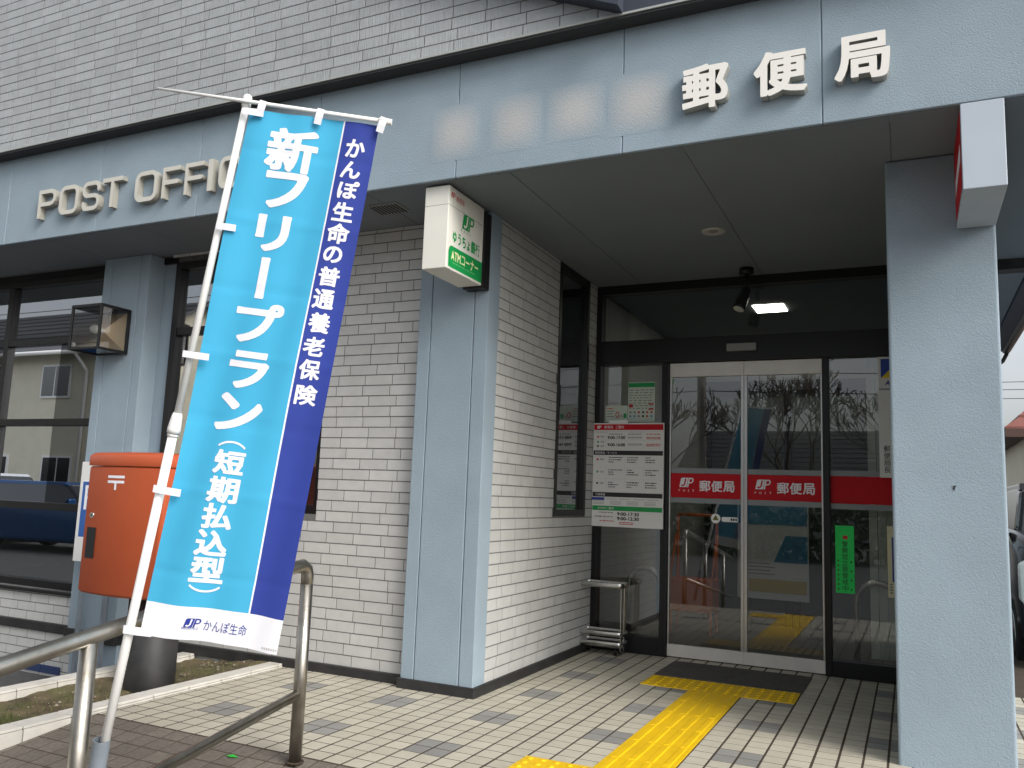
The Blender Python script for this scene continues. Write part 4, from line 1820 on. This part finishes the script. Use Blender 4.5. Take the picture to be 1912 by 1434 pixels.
TL, TR, BL_, BR_ = wpx(468, 205, DB), wpx(708, 235, DB), wpx(263, 1183, DB), wpx(518, 1221, DB)
NB = ((TR - TL).cross(TL - BL_)).normalized()
if NB.dot(CAM - TL) < 0:
    NB = -NB
folds = [.075, .205, .335, .46, .585, .72, .875]


def cloth(s, t_, k=0.0):
    p = TL.lerp(TR, s).lerp(BL_.lerp(BR_, s), t_)
    w_ = .010 * math.sin(2.2 * s * math.pi + 1.2 * t_ * 6) * (.25 + .75 * t_) + .006 * math.sin(9 * t_ + 3 * s) + .004 * math.sin(17 * s + 4 * t_)
    for n_, f_ in enumerate(folds):
        d_ = abs(t_ - f_)
        if d_ < .014:
            w_ += (.0013 if n_ % 2 else -.0013) * (1 - d_ / .014)
    return p + NB * (w_ + k)


t = thing('advertising_banner', wpx(190, 1400, DB), 'tall blue advertising banner with white vertical characters on a white leaning pole', 'banner')
q = MB()
scol = [i / 22 * .728 for i in range(23)] + [.728 + .012] + [.74 + i / 8 * .26 for i in range(1, 9)]
trow = sorted(set([f_ + e for f_ in folds for e in (-.014, .014)] + [i / 72 * .936 for i in range(73)] + [.936 + i / 5 * .064 for i in range(6)] + [f_ for f_ in folds]))
trow = [v for i, v in enumerate(trow) if i == 0 or v - trow[i - 1] > 1e-4]
ns, ntt = len(scol), len(trow)
vs = [cloth(s, tt) for tt in trow for s in scol]
for j in range(ntt - 1):
    for i in range(ns - 1):
        sm_ = (scol[i] + scol[i + 1]) / 2
        tm = (trow[j] + trow[j + 1]) / 2
        mi = 2 if tm > .936 else (0 if sm_ < .728 else 2 if sm_ < .74 else 1)
        if j == 0 and i == 0:
            q.add(vs, [])
        q.f.append((j * ns + i, j * ns + i + 1, (j + 1) * ns + i + 1, (j + 1) * ns + i))
        q.m.append(mi)
        q.sm.append(True)
cl = q.build('cloth', [m_bcyan, m_bnavy, m_bwhite], t)
W_ = (TR - TL).length
H_ = (BL_ - TL).length


def inv(u, v):
    # pixel of the measured photo -> (s,t) on the cloth plane
    a = wpx(u, v, DB) - TL
    e1, e2 = TR - TL, BL_ - TL
    g11, g12, g22 = e1.dot(e1), e1.dot(e2), e2.dot(e2)
    b1, b2 = a.dot(e1), a.dot(e2)
    det = g11 * g22 - g12 * g12
    s, t_ = (b1 * g22 - b2 * g12) / det, (b2 * g11 - b1 * g12) / det
    s = s / (1 + .055 * t_)
    return s, t_


q = MB()


def bchar(ch, u, v, wpx_, hpx_, rot=0, bold=.03, mi=0):
    s0, t0 = inv(u, v)
    sx = wpx_ / 243.
    sy = hpx_ / 1000.
    put_text(q, ch, lambda a, b: cloth(s0 + a, t0 - b, .0012), 0, 0, w=sx, h=sy, bold=bold, mi=mi, rot=rot, fit=True, res=4)


for ch, u, v, w_, h_, rt_ in (('新', 546, 282, 86, 78, 0), ('フ', 532, 356, 72, 66, 0), ('リ', 508, 435, 56, 66, 0), ('ー', 489, 518, 17, 78, 1),
                              ('プ', 480, 602, 80, 74, 0), ('ラ', 462, 690, 68, 68, 0), ('ン', 446, 770, 76, 68, 0), ('（', 435, 828, 50, 13, 1),
                              ('短', 430, 861, 50, 43, 0), ('期', 419, 912, 50, 47, 0), ('払', 408, 961, 48, 46, 0), ('込', 397, 1011, 50, 47, 0), ('型', 388, 1061, 52, 48, 0), ('）', 381, 1097, 52, 14, 1)):
    k_ = 1.0 if ch in '（）ー' else 1.09
    bchar(ch, u, v, w_ * k_, h_ * (1.04 if k_ > 1 else 1), rt_, .036 if ch not in '（）' else .0)
q.build('lettering', m_bwhite, cl, recalc=False)
q = MB()
for ch, u, v, w_, h_ in (('か', 664, 278, 35, 34), ('ん', 655, 317, 36, 32), ('ぽ', 650, 354, 38, 34), ('生', 640, 395, 38, 36), ('命', 631, 435, 40, 38), ('の', 621, 474, 34, 31),
                         ('普', 614, 515, 38, 36), ('通', 604, 557, 38, 37), ('養', 596, 601, 38, 38), ('老', 586, 645, 37, 36), ('保', 578, 688, 37, 38), ('険', 571, 735, 38, 38)):
    bchar(ch, u, v, w_, h_, 0, .03)
q.build('lettering', m_bwhite, cl, recalc=False)
q = MB()
s0, t0 = inv(357, 1162)
jp_logo(q, lambda a, b, k: cloth(s0 + a / W_, t0 - b / H_, .0012 + .0008 * k), 0, 0.001, .030, 0, 1, 1)
q.build('logo', [m_navyink, m_bwhite], cl, recalc=False)
q = MB()
s1, t1 = inv(353, 1171.5)
put_text(q, 'INSURANCE', lambda a, b: cloth(s1 + a / W_, t1 - b / H_, .0012), 0, 0, w=.044, h=.0075, bold=.02, fit=True)
q.build('logo_caption', m_navyink, cl, recalc=False)
q = MB()
s2, t2 = inv(417, 1171)
put_text(q, 'かんぽ生命', lambda a, b: cloth(s2 + a / W_, t2 - b / H_, .0012), 0, 0, w=.128, h=.036, bold=.006, fit=True)
q.build('maker_name', m_navyink, cl, recalc=False)
q = MB()
s3, t3 = inv(500, 1205)
for k in range(7):
    a0 = s3 - .05 + k * .017
    q.quad(cloth(a0, t3 - .002, .0012), cloth(a0 + .012, t3 - .002, .0012), cloth(a0 + .012, t3 + .002, .0012), cloth(a0, t3 + .002, .0012), 2)
q.m = [0] * len(q.m)
q.build('small_print', m_lightgrey, cl, recalc=False)
# pole
PB, PTp = wpx(170, 1500, DB + .005), wpx(462, 186, DB + .005)
pd = (PTp - PB).normalized()
PJ = PB.lerp(PTp, .527)
q = MB()
q.tube([PB, PJ], .0145, 18)
lowp = q.build('pole', m_white, t)
q = MB()
q.tube([PJ, PTp], .0112, 18)
q.build('upper_pole', m_white, t)
q = MB()
q.tube([PJ - pd * .012, PJ - pd * .004], .0175, 18)
q.tube([PJ - pd * .002, PJ + pd * .012, PJ + pd * .05, PJ + pd * .062], [.0205, .0205, .0165, .0135], 18)
q.build('joint', m_white, lowp)
q = MB()
q.tube([PTp - pd * .028, PTp - pd * .018, PTp + pd * .006, PTp + pd * .013, PTp + pd * .017], [.0125, .0142, .0142, .011, .004], 18)
q.build('cap', m_white, lowp)
C0, C1 = wpx(295, 165, DB - .012), wpx(728, 228, DB - .012)
q = MB()
q.tube([C0, C0.lerp(C1, .4), C1], [.0042, .0062, .0066], 12)
q.tube([C1 - (C1 - C0).normalized() * .035, C1 + (C1 - C0).normalized() * .006], .0098, 12)
q.build('crossbar', m_white, t)
rd = (TR - TL).normalized()


def loop(u, v, u2, v2, half, d=.006):
    """white ribbon from pixel (u,v) to (u2,v2), width 2*half (m)"""
    a, b = wpx(u, v, DB - d - .014), wpx(u2, v2, DB - d - .014)
    dr = (b - a).normalized()
    nn = NB.cross(dr).normalized() * half
    q = MB()
    mid = a.lerp(b, .5) + NB * .003
    q.add([a - nn, a + nn, mid + nn, mid - nn, b + nn, b - nn], [(0, 1, 2, 3), (3, 2, 4, 5)])
    o = q.build('loop', m_bwhite, t)
    s_ = o.modifiers.new('thickness', 'SOLIDIFY')
    s_.thickness = .0016


loop(452, 206, 492, 212, .0105)
loop(404, 421, 440, 426, .0105)
loop(341, 660, 390, 667, .0105)
loop(286, 912, 337, 921, .0115)
loop(230, 1175, 283, 1182, .0125)
loop(492, 188, 484, 216, .0115)
loop(600, 203, 592, 232, .0115)
loop(718, 219, 708, 247, .0115)
# holder pipe strapped to the rail post
HB, HT = wpx(175, 1478, DB + .002), wpx(190, 1381, DB + .002)
hd_ = (HT - HB).normalized()
H0 = HT - hd_ * .36
t = thing('banner_holder_pipe', H0, 'short grey plastic pipe strapped to the rail post, holding the banner pole', 'pipe')
q = MB()
n = 22
# open tube with wall thickness
ref = Vector((1, 0, 0))
a_ = (ref - hd_ * ref.dot(hd_)).normalized()
b_ = hd_.cross(a_)
rings = []
for (p_, r_) in ((H0, .0262), (HT, .0262), (HT, .0235), (H0, .0235)):
    rings.append([p_ + r_ * (math.cos(2 * math.pi * k / n) * a_ + math.sin(2 * math.pi * k / n) * b_) for k in range(n)])
vs = [v for r_ in rings for v in r_]
fs = [(i * n + k, i * n + (k + 1) % n, ((i + 1) % 4) * n + (k + 1) % n, ((i + 1) % 4) * n + k) for i in range(4) for k in range(n)]
q.add(vs, fs, 0, True)
ob = q.build('pipe', m_pvc, t)
ob.modifiers.new('es', 'EDGE_SPLIT')
q = MB()
for dd in (.13, .29):
    c = HT - hd_ * dd
    q.tube([c - hd_ * .006, c + hd_ * .006], .0275, 22)
q.build('strap', m_frame, t)

# ================================================================== POST BOX
PX0, PX1, PY0, PY1 = -2.485, -1.85, .08, .50
t = thing('post_box', (-2.08, .3, -.05), 'vermilion post box with white postal mark on a black round pedestal', 'post box')


def pb_plan(o=0.0):
    pts = []
    w2 = (PX1 - PX0) / 2 + o
    cx_ = (PX0 + PX1) / 2
    r_ = .028

    def side(sign):
        out = []
        for k in range(17):
            a = -1 + 2 * k / 16
            bul = .030 * (1 - a * a)
            x = cx_ + a * (w2 - r_)
            y = (PY0 - o - bul) if sign < 0 else (PY1 + o + bul)
            out.append((x, y))
        return out
    front = side(-1)
    back = list(reversed(side(1)))
    pts += front
    for k in range(1, 6):
        a = R(-90 + k * 15)
        pts.append((cx_ + w2 - r_ + r_ * math.cos(a), PY0 - o + r_ + r_ * math.sin(a)))
    for k in range(1, 6):
        a = R(k * 15)
        pts.append((cx_ + w2 - r_ + r_ * math.cos(a), PY1 + o - r_ + r_ * math.sin(a)))
    pts += back
    for k in range(1, 6):
        a = R(90 + k * 15)
        pts.append((cx_ - w2 + r_ + r_ * math.cos(a), PY1 + o - r_ + r_ * math.sin(a)))
    for k in range(1, 6):
        a = R(180 + k * 15)
        pts.append((cx_ - w2 + r_ + r_ * math.cos(a), PY0 - o + r_ + r_ * math.sin(a)))
    return pts


def shell(levels, name, m, parent):
    q = MB()
    n = None
    vs, fs = [], []
    for (o_, z, shr) in levels:
        P = pb_plan(o_)
        cx_, cy_ = (PX0 + PX1) / 2, (PY0 + PY1) / 2
        n = len(P)
        vs += [(cx_ + (x - cx_) * shr, cy_ + (y - cy_) * shr, z) for x, y in P]
    for a in range(len(levels) - 1):
        fs += [(a * n + k, a * n + (k + 1) % n, (a + 1) * n + (k + 1) % n, (a + 1) * n + k) for k in range(n)]
    fs += [tuple(reversed(range(n))), tuple((len(levels) - 1) * n + k for k in range(n))]
    q.add(vs, fs, 0, True)
    o = q.build(name, m, parent)
    b = o.modifiers.new('es', 'EDGE_SPLIT')
    b.split_angle = R(50)
    return o


PZ0, PZ1, PZ2 = .455, 1.19, 1.268
body = shell([(-.03, PZ0, 1), (-.012, PZ0 + .006, 1), (0, PZ0 + .022, 1), (0, PZ1 - .008, 1), (-.006, PZ1 - .003, 1), (-.006, PZ1, 1)], 'body', m_orange, t)
shell([(0.004, PZ1 + .003, 1), (.006, PZ1 + .008, 1), (.006, PZ1 + .055, 1), (-.003, PZ1 + .072, 1), (-.025, PZ1 + .081, 1), (-.12, PZ1 + .09, .96)], 'lid', m_orange, t)


def pby(x):
    a = (x - (PX0 + PX1) / 2) / ((PX1 - PX0) / 2 - .028)
    return PY0 - .030 * max(0, 1 - a * a)


def pbq(q, x0, x1, z0, z1, mi=0, off=.002, thick=.002):
    n = 6
    for k in range(n):
        a, b = x0 + (x1 - x0) * k / n, x0 + (x1 - x0) * (k + 1) / n
        q.quad((a, pby(a) - off, z0), (b, pby(b) - off, z0), (b, pby(b) - off, z1), (a, pby(a) - off, z1), mi)


q = MB()
ex = -2.205
pbq(q, ex - .07, ex + .07, 1.123, 1.138)
pbq(q, ex - .07, ex + .07, 1.094, 1.109)
pbq(q, ex - .0085, ex + .0085, 1.055, 1.094)
q.build('postal_mark', m_bwhite, body, recalc=False)
q = MB()
lx = -2.395
q.tube([(lx, pby(lx) + .004, .905), (lx, pby(lx) - .006, .905)], .016, 16)
q.tube([(lx, pby(lx) - .006, .905), (lx, pby(lx) - .008, .905)], .007, 10, 1)
q.build('lock', [m_chrome, m_black], body)
q = MB()
hx0, hx1 = -2.43, -2.34
q.add([(hx0, pby(hx0) - .004, .66), (hx1, pby(hx1) - .004, .66), (hx1, pby(hx1) - .004, .835), (hx0, pby(hx0) - .004, .835)], [(0, 1, 2, 3)])
q.build('handle_recess', mat('recess_black', (.01, .01, .011), .5), body)
# front face (+X) with the posting slots and white plate
q = MB()
q.box(PX1, PX1 + .008, .14, .46, .86, 1.10)
q.build('front_plate', m_alu, body, bevel=.004)
q = MB()
for y0 in (.16, .315):
    q.box(PX1 + .009, PX1 + .011, y0, y0 + .12, 1.03, 1.06)
q.build('posting_slot', m_ink, body)
q = MB()
for y0 in (.16, .315):
    q.box(PX1 + .009, PX1 + .0105, y0, y0 + .12, .88, .99)
q.build('label_plate', m_white, body)
q = MB()
q.tube([(-2.08, .30, -.16), (-2.08, .30, -.02), (-2.08, .30, PZ0 + .004)], [.146, .144, .144], 36)
q.build('pedestal', m_black, t)

# parking sign board behind the post box
t = thing('parking_sign', (-3.2, .72, .5), 'white board with a blue parking P standing behind the post box', 'sign')
q = MB()
q.box(-3.425, -3.06, .76, .785, .54, 1.235)
q.build('board', m_signwhite, t, bevel=.002)
q = MB()
q.quad((-3.40, .7585, .70), (-3.08, .7585, .70), (-3.08, .7585, 1.105), (-3.40, .7585, 1.105), 0)
q.quad((-3.392, .7575, .71), (-3.088, .7575, .71), (-3.088, .7575, 1.095), (-3.392, .7575, 1.095), 1)
put_text(q, 'P', lambda a, b: (a, .7565, b), -3.305, .985, h=.17, w=.115, bold=.015, mi=0, fit=True)
q.build('print', [m_bwhite, mat('parking_blue', (.03, .11, .36), .5)], t, recalc=False)
q = MB()
for x in (-3.36, -3.12):
    q.box(x, x + .03, .786, .81, -.56, 1.2)
q.build('leg', m_pvc, t)

# green scrap lying on the ramp
q = MB()
lx, ly = -.655, -.53
lz = zr(ly) + .004
q.add([(lx - .03, ly, lz), (lx - .005, ly + .014, lz + .006), (lx + .03, ly + .004, lz + .002), (lx + .004, ly - .013, lz + .004)], [(0, 1, 2, 3)])
o = q.build('green_scrap', m_leaf)
o.modifiers.new('thickness', 'SOLIDIFY').thickness = .001
tag(o, 'small bright green scrap lying on the brown ramp tiles', 'scrap')
q = MB()
q.box(2.092, 2.098, YC - .004, YC + .002, 1.206, 1.222)
q.add([(2.088, YC - .006, 1.221), (2.102, YC - .006, 1.226), (2.098, YC - .003, 1.215)], [(0, 1, 2)])
q.build('wall_nick', m_ink, B)


# ================================================================== CARS
def car(loc, rot, paint, label, L_=3.9, W__=1.65, H__=1.55, hood=.95, grp=None):
    t = thing('parked_car', loc, label, 'car', grp)
    t.rotation_euler = (0, 0, rot)
    prof = [(-L_ / 2, .35), (-L_ / 2, .62), (-L_ / 2 + .06, hood - .12), (-L_ / 2 + .22, hood), (-L_ / 2 + .95, hood + .1),
            (L_ / 2 - .1, hood + .14), (L_ / 2, hood), (L_ / 2, .35), (L_ / 2 - .2, .2), (-L_ / 2 + .15, .2)]

    def mk(q, nm, m, bev=0, par=t, **k):
        me_o = q.build(nm, m, None, bevel=bev, **k)
        me_o.parent = par
        return me_o
    q = MB()
    q.prism(prof, 'y', -W__ / 2, W__ / 2)
    bd = mk(q, 'body', paint, .09, seg=4)
    for pl in bd.data.polygons:
        pl.use_smooth = True
    cab = [(-L_ / 2 + .9, hood + .06), (-L_ / 2 + 1.45, H__ - .06), (-L_ / 2 + 1.7, H__), (L_ / 2 - .55, H__ - .02), (L_ / 2 - .12, hood + .1)]
    q = MB()
    a = W__ / 2 - .05
    b = W__ / 2 - .17
    n = len(cab)
    fz = lambda z: a + (b - a) * max(0, (z - hood - .06)) / (H__ - hood - .06)
    q.add([(x, -fz(z), z) for x, z in cab] + [(x, fz(z), z) for x, z in cab], [tuple(range(n)), tuple(reversed(range(n, 2 * n)))] + [(k, (k + 1) % n, n + (k + 1) % n, n + k) for k in range(n)])
    mk(q, 'cabin', m_cargla, .05, seg=3)
    q = MB()
    q.add([(x, s_ * (fz(H__) - .0), H__ + .012) for x, s_ in ((-L_ / 2 + 1.62, -1), (L_ / 2 - .6, -1), (L_ / 2 - .6, 1), (-L_ / 2 + 1.62, 1))] + [(x, s_ * (fz(H__) + .01), H__ - .05) for x, s_ in ((-L_ / 2 + 1.5, -1), (L_ / 2 - .5, -1), (L_ / 2 - .5, 1), (-L_ / 2 + 1.5, 1))], [(0, 1, 2, 3), (0, 1, 5, 4), (1, 2, 6, 5), (2, 3, 7, 6), (3, 0, 4, 7)])
    mk(q, 'roof', paint, .02)
    for s_ in (-1, 1):
        for x in (-L_ / 2 + .68, L_ / 2 - .68):
            q = MB()
            q.tube([(x, s_ * (W__ / 2 - .2), .29), (x, s_ * (W__ / 2 + .005), .29)], .29, 26)
            wh = mk(q, 'wheel', m_tyre, .02)
            q = MB()
            q.tube([(x, s_ * (W__ / 2 + .004), .29), (x, s_ * (W__ / 2 + .012), .29)], .185, 22)
            rm = q.build('rim', m_chrome, None)
            rm.parent = wh
        q = MB()
        y0, y1 = sorted((s_ * (W__ / 2 - .40), s_ * (W__ / 2 + .004)))
        q.box(-L_ / 2 - .012, -L_ / 2 + .26, y0, y1, hood - .44, hood - .10)
        mk(q, 'headlight', m_lens, .06, seg=4)
        q = MB()
        y0, y1 = sorted((s_ * (W__ / 2 - .30), s_ * (W__ / 2 - .08)))
        q.box(-L_ / 2 - .012, -L_ / 2 + .1, y0, y1, hood - .80, hood - .66)
        mk(q, 'fog_lamp', m_lens, .04, seg=3)
        q = MB()
        y0, y1 = sorted((s_ * (W__ / 2 - .02), s_ * (W__ / 2 + .17)))
        q.box(-L_ / 2 + 1.1, -L_ / 2 + 1.2, y0, y1, hood + .08, hood + .24)
        mk(q, 'mirror', paint, .03, seg=3)
    q = MB()
    q.box(-L_ / 2 - .016, -L_ / 2 + .03, -.3, .3, hood - .5, hood - .2)
    q.box(-L_ / 2 - .02, -L_ / 2 + .03, -.18, .18, .40, .5, 1)
    mk(q, 'grille', [m_ink, m_white], .008)
    return t


q = MB()
q.box(2.76, 9, 1.5, 10.5, -.4, -.12)
struct(q.build('parking_pavement', m_asphalt))
car((3.50, 6.0, -.12), R(90), m_carblack, 'black car with pale headlight parked beside the building past the pillar', L_=4.2, W__=1.72, H__=1.5, hood=1.0)

# ================================================================== HOUSE BESIDE, AND THE STREET OPPOSITE (seen in the glass)
def gable_house(loc, rot, Wd, Dp, Hw, Hr, wallm, roofm, label, win=(), group=None, pipe=True):
    t = thing('house', loc, label, 'house', group)
    t.rotation_euler = (0, 0, rot)

    def mk(q, nm, m, par=t, **k):
        o = q.build(nm, m, None, **k)
        o.parent = par
        return o
    q = MB()
    q.prism([(-Dp / 2, 0), (Dp / 2, 0), (Dp / 2, Hw), (0, Hw + Hr * .93), (-Dp / 2, Hw)], 'x', -Wd / 2, Wd / 2)
    wl = mk(q, 'wall', wallm)
    ov = .5
    q = MB()
    k = Hr / (Dp / 2)
    for s_ in (-1, 1):
        nrow = 9
        for r_ in range(nrow):
            a = r_ / nrow
            b = (r_ + 1) / nrow
            y0, y1 = s_ * (Dp / 2 + ov) * (1 - a), s_ * (Dp / 2 + ov) * (1 - b)
            z0, z1 = Hw + Hr - abs(y0) * k, Hw + Hr - abs(y1) * k
            q.add([(-Wd / 2 - ov, y0, z0 + .03), (Wd / 2 + ov, y0, z0 + .03), (Wd / 2 + ov, y1, z1), (-Wd / 2 - ov, y1, z1),
                   (-Wd / 2 - ov, y0, z0 - .08), (Wd / 2 + ov, y0, z0 - .08), (Wd / 2 + ov, y1, z1 - .12), (-Wd / 2 - ov, y1, z1 - .12)],
                  [(0, 1, 2, 3), (4, 5, 6, 7), (0, 1, 5, 4), (1, 2, 6, 5), (3, 0, 4, 7)])
    rf = mk(q, 'roof', roofm)
    q = MB()
    for s_ in (-1, 1):
        z = Hw - ov * k - .05
        q.tube([(-Wd / 2 - ov, s_ * (Dp / 2 + ov + .05), z), (Wd / 2 + ov, s_ * (Dp / 2 + ov + .05), z)], .06, 8)
    if pipe:
        q.tube([(Wd / 2 - .6, Dp / 2 + ov + .05, Hw - ov * k - .05), (Wd / 2 - .6, Dp / 2 + .08, Hw - ov * k - .55), (Wd / 2 - .6, Dp / 2 + .08, .1)], .05, 8)
    gt = q.build('gutter', m_white, None)
    gt.parent = rf
    for (x, z, ww, hh) in win:
        q = MB()
        q.box(x - ww / 2, x + ww / 2, Dp / 2 - .02, Dp / 2 + .06, z - hh / 2, z + hh / 2)
        wn = mk(q, 'window', m_white)
        q = MB()
        for a, b in ((x - ww / 2 + .06, x - .03), (x + .03, x + ww / 2 - .06)):
            q.box(a, b, Dp / 2 + .04, Dp / 2 + .068, z - hh / 2 + .06, z + hh / 2 - .06)
        pn = q.build('pane', m_cargla, None)
        pn.parent = wn
    return t


t = thing('house', (6.8, 15.4, -.32), 'cream house with red-brown hipped roof behind the parked black car', 'house')
HX0, HX1, HY0, HY1, HE, HR = 3.32, 10.3, 12.1, 18.1, 2.47, 5.3
q = MB()
q.box(HX0 + .3, HX1 - .3, HY0 + .4, HY1 - .4, -.32, HE + .05)
q.build('wall', m_hwall, t)
q = MB()
A, B_, C_, D_ = Vector((HX0, HY0, HE)), Vector((HX1, HY0, HE)), Vector((HX1, HY1, HE)), Vector((HX0, HY1, HE))
R0, R1 = Vector((HX0 + 3, 15.1, HR)), Vector((HX1 - 3, 15.1, HR))
for (a, b, c, d) in ((A, B_, R1, R0), (B_, C_, R1, R1), (C_, D_, R0, R1), (D_, A, R0, R0)):
    for k in range(14):
        k0, k1 = k / 14, (k + 1) / 14
        up = Vector((0, 0, .035))
        p0, p1, p2, p3 = a.lerp(d, k0) + up, b.lerp(c, k0) + up, b.lerp(c, k1), a.lerp(d, k1)
        q.add([p0, p1, p2, p3], [(0, 1, 2, 3)])
        q.add([p0 - up, p1 - up, p1, p0], [(0, 1, 2, 3)])
q.build('roof', m_hroof, t, recalc=False)
q = MB()
q.box(HX0, HX1, HY0, HY1, HE - .13, HE - .002)
q.build('eave', m_fence, t)
for x0 in (5.2, 8.0):
    q = MB()
    q.box(x0, x0 + 1.5, HY0 + .36, HY0 + .44, .6, 1.9)
    wn = q.build('window', m_white, t)
    q = MB()
    q.box(x0 + .08, x0 + 1.42, HY0 + .35, HY0 + .43, .68, 1.82)
    q.build('pane', m_cargla, wn)
t = thing('board_fence', (5, 11.2, -.32), 'dark brown board fence in front of the cream house', 'fence')
for k in range(22):
    x0 = 2.6 + k * .22
    q = MB()
    q.box(x0, x0 + .2, 11.2, 11.24, -.32, 1.5)
    q.build('board', m_fence, t)
q = MB()
q.box(2.5, 7.5, 11.16, 11.199, .9, 1.02)
q.build('rail', m_fence, t)

win2 = [(-3.5, 4.3, 1.7, 1.2), (.5, 4.3, 1.7, 1.2), (3.6, 4.3, 1.2, 1.0), (-3.5, 1.4, 1.7, 1.8), (1, 1.5, 1.7, 1.2), (4, 1.5, 1.2, 1.2)]
G = 'houses across the street'
gable_house((-24.5, -14.5, -.32), R(0), 11, 7, 5.4, 2.0, m_hwall, m_hroof2, 'two-storey cream house across the street, reflected in the left window', win=win2)
gable_house((-12.5, -22, -.32), R(8), 9, 7, 4.8, 1.9, m_hwall2, m_hroof2, 'grey two-storey house across the street beyond the bare trees', win=win2[:3])
gable_house((-2.5, -34, -.32), R(0), 10, 7, 3.2, 1.9, m_hwall2, m_hroof2, 'low grey house with dark roof, reflected in the sliding doors', win=[(-3, 1.7, 2, 1.4), (2, 1.7, 2, 1.4)])
gable_house((8.5, -33, -.32), R(-5), 8, 7, 3.3, 1.8, m_hwall, m_hroof2, 'low cream house with dark roof far across the street', win=[(-2, 1.7, 1.6, 1.2), (2, 1.7, 1.6, 1.2)])
car((-13.6, -6.4, -.32), R(172), m_carblue, 'blue car parked across the forecourt, reflected in the left window', H__=1.36, hood=.82)
car((-17.5, -7.2, -.32), R(190), m_carwhite, 'silver car parked behind the blue car across the forecourt', H__=1.5, hood=.92)


# bare trees
def bare_tree(loc, h, seed, label):
    t = thing('bare_tree', loc, label, 'tree', None)
    rg = random.Random(seed)
    q = MB()
    trunk = MB()

    def grow(p, d, ln, r_, dep):
        n = 3
        pts, rad = [p], [r_]
        for k in range(n):
            d = (d + Vector((rg.uniform(-.2, .2), rg.uniform(-.2, .2), rg.uniform(-.05, .15)))).normalized()
            p = p + d * ln / n
            pts.append(p)
            rad.append(max(.013, r_ * (1 - .45 * (k + 1) / n)))
        (trunk if dep < 2 else q).tube(pts, rad, 6 if dep < 2 else 4, cap=False)
        if dep < 6:
            for c_ in range(rg.choice([2, 3, 3]) if dep else 4):
                a = rg.uniform(0, 6.28)
                sp = rg.uniform(.45, .95)
                nd = (d + Vector((math.cos(a) * sp, math.sin(a) * sp, rg.uniform(-.1, .35)))).normalized()
                base = pts[rg.choice([2, 3, 3])]
                grow(base, nd, ln * rg.uniform(.6, .82), rad[-1] * .75, dep + 1)
    grow(Vector((0, 0, 0)), Vector((0, 0, 1)), h * .3, h * .028, 0)
    a = trunk.build('trunk', m_bark, None, recalc=False)
    a.parent = t
    b = q.build('crown', m_bark, None, recalc=False)
    b.parent = t
    return t


bare_tree((-1.1, -17, -.32), 6.6, 3, 'bare tree with forked trunk across the street, right of the utility pole')
bare_tree((-5.3, -16, -.32), 6.0, 5, 'bare spreading tree across the street, left of the utility pole')
bare_tree((-8.6, -17.5, -.32), 6.2, 8, 'bare tree across the street near the grey two-storey house')
bare_tree((2.0, -19, -.32), 5.6, 11, 'bare low tree across the street near the far cream house')

# hedge of leaves
q = MB()
for k in range(5200):
    x = rnd.uniform(-10, 5)
    y = -15 + rnd.uniform(-.7, .7)
    z = -.32 + rnd.uniform(0, 1.9) * (.85 + .15 * math.sin(x * 1.3))
    s_ = rnd.uniform(.06, .14)
    a = Vector((rnd.uniform(-1, 1), rnd.uniform(-1, 1), rnd.uniform(-1, 1))).normalized() * s_
    b = Vector((rnd.uniform(-1, 1), rnd.uniform(-1, 1), rnd.uniform(-1, 1))).normalized() * s_
    c = Vector((x, y, z))
    q.add([c - a, c + b, c + a, c - b], [(0, 1, 2, 3)])
o = q.build('hedge', m_hedge, None, recalc=False)
tag(o, 'dark green hedge along the far side of the street', 'hedge')

# utility pole and wires
t = thing('utility_pole', (-3.9, -17, -.32), 'concrete utility pole with crossarms across the street', 'utility pole')
q = MB()
q.tube([(-3.9, -17, -.32), (-3.9, -17, 9.5)], [.17, .11], 16)
q.build('shaft', m_pole, t)
for z in (5.3, 5.9, 7.6, 8.4):
    q = MB()
    q.box(-4.0 if z < 7 else -4.8, -2.9 if z < 7 else -3.0, -17.16, -17.08, z, z + .09)
    q.build('crossarm', m_frame, t)
    for dx in (-.5, .0, .6):
        q = MB()
        q.tube([(-3.9 + dx + .2, -17.12, z + .09), (-3.9 + dx + .2, -17.12, z + .25)], .05, 8)
        q.build('insulator', m_white, t)
q = MB()
q.tube([(-3.55, -17, 6.6), (-3.55, -17, 7.4)], .24, 16)
q.build('transformer', m_pole, t)


def wire(p0, p1, sag, label, r_=.014):
    q = MB()
    p0, p1 = Vector(p0), Vector(p1)
    pts = []
    for k in range(25):
        a = k / 24
        p = p0.lerp(p1, a)
        p.z -= sag * 4 * a * (1 - a)
        pts.append(p)
    q.tube(pts, r_, 5)
    o = q.build('power_line', m_wire)
    tag(o, label, 'wire', 'power lines across the street')


for z, od in zip((4.6, 5.2, 5.8, 6.6, 7.8, 8.6), ('lowest', 'second lowest', 'third lowest', 'third highest', 'second highest', 'highest')):
    wire((-60, -17.1, z + .3), (-3.9, -17.1, z), .7, od + ' black power line between the utility pole and the two-storey cream house')
    wire((-3.9, -17.1, z), (45, -17.1, z + .2), .6, od + ' black power line between the utility pole and the far cream house')
for z, od in zip((4.9, 5.25, 5.55), ('lowest', 'middle', 'highest')):
    wire((-40, 34, z + 1.2), (60, 34, z + 1.35), .6, od + ' of three thin power lines in the sky above the red-brown roof', .013)
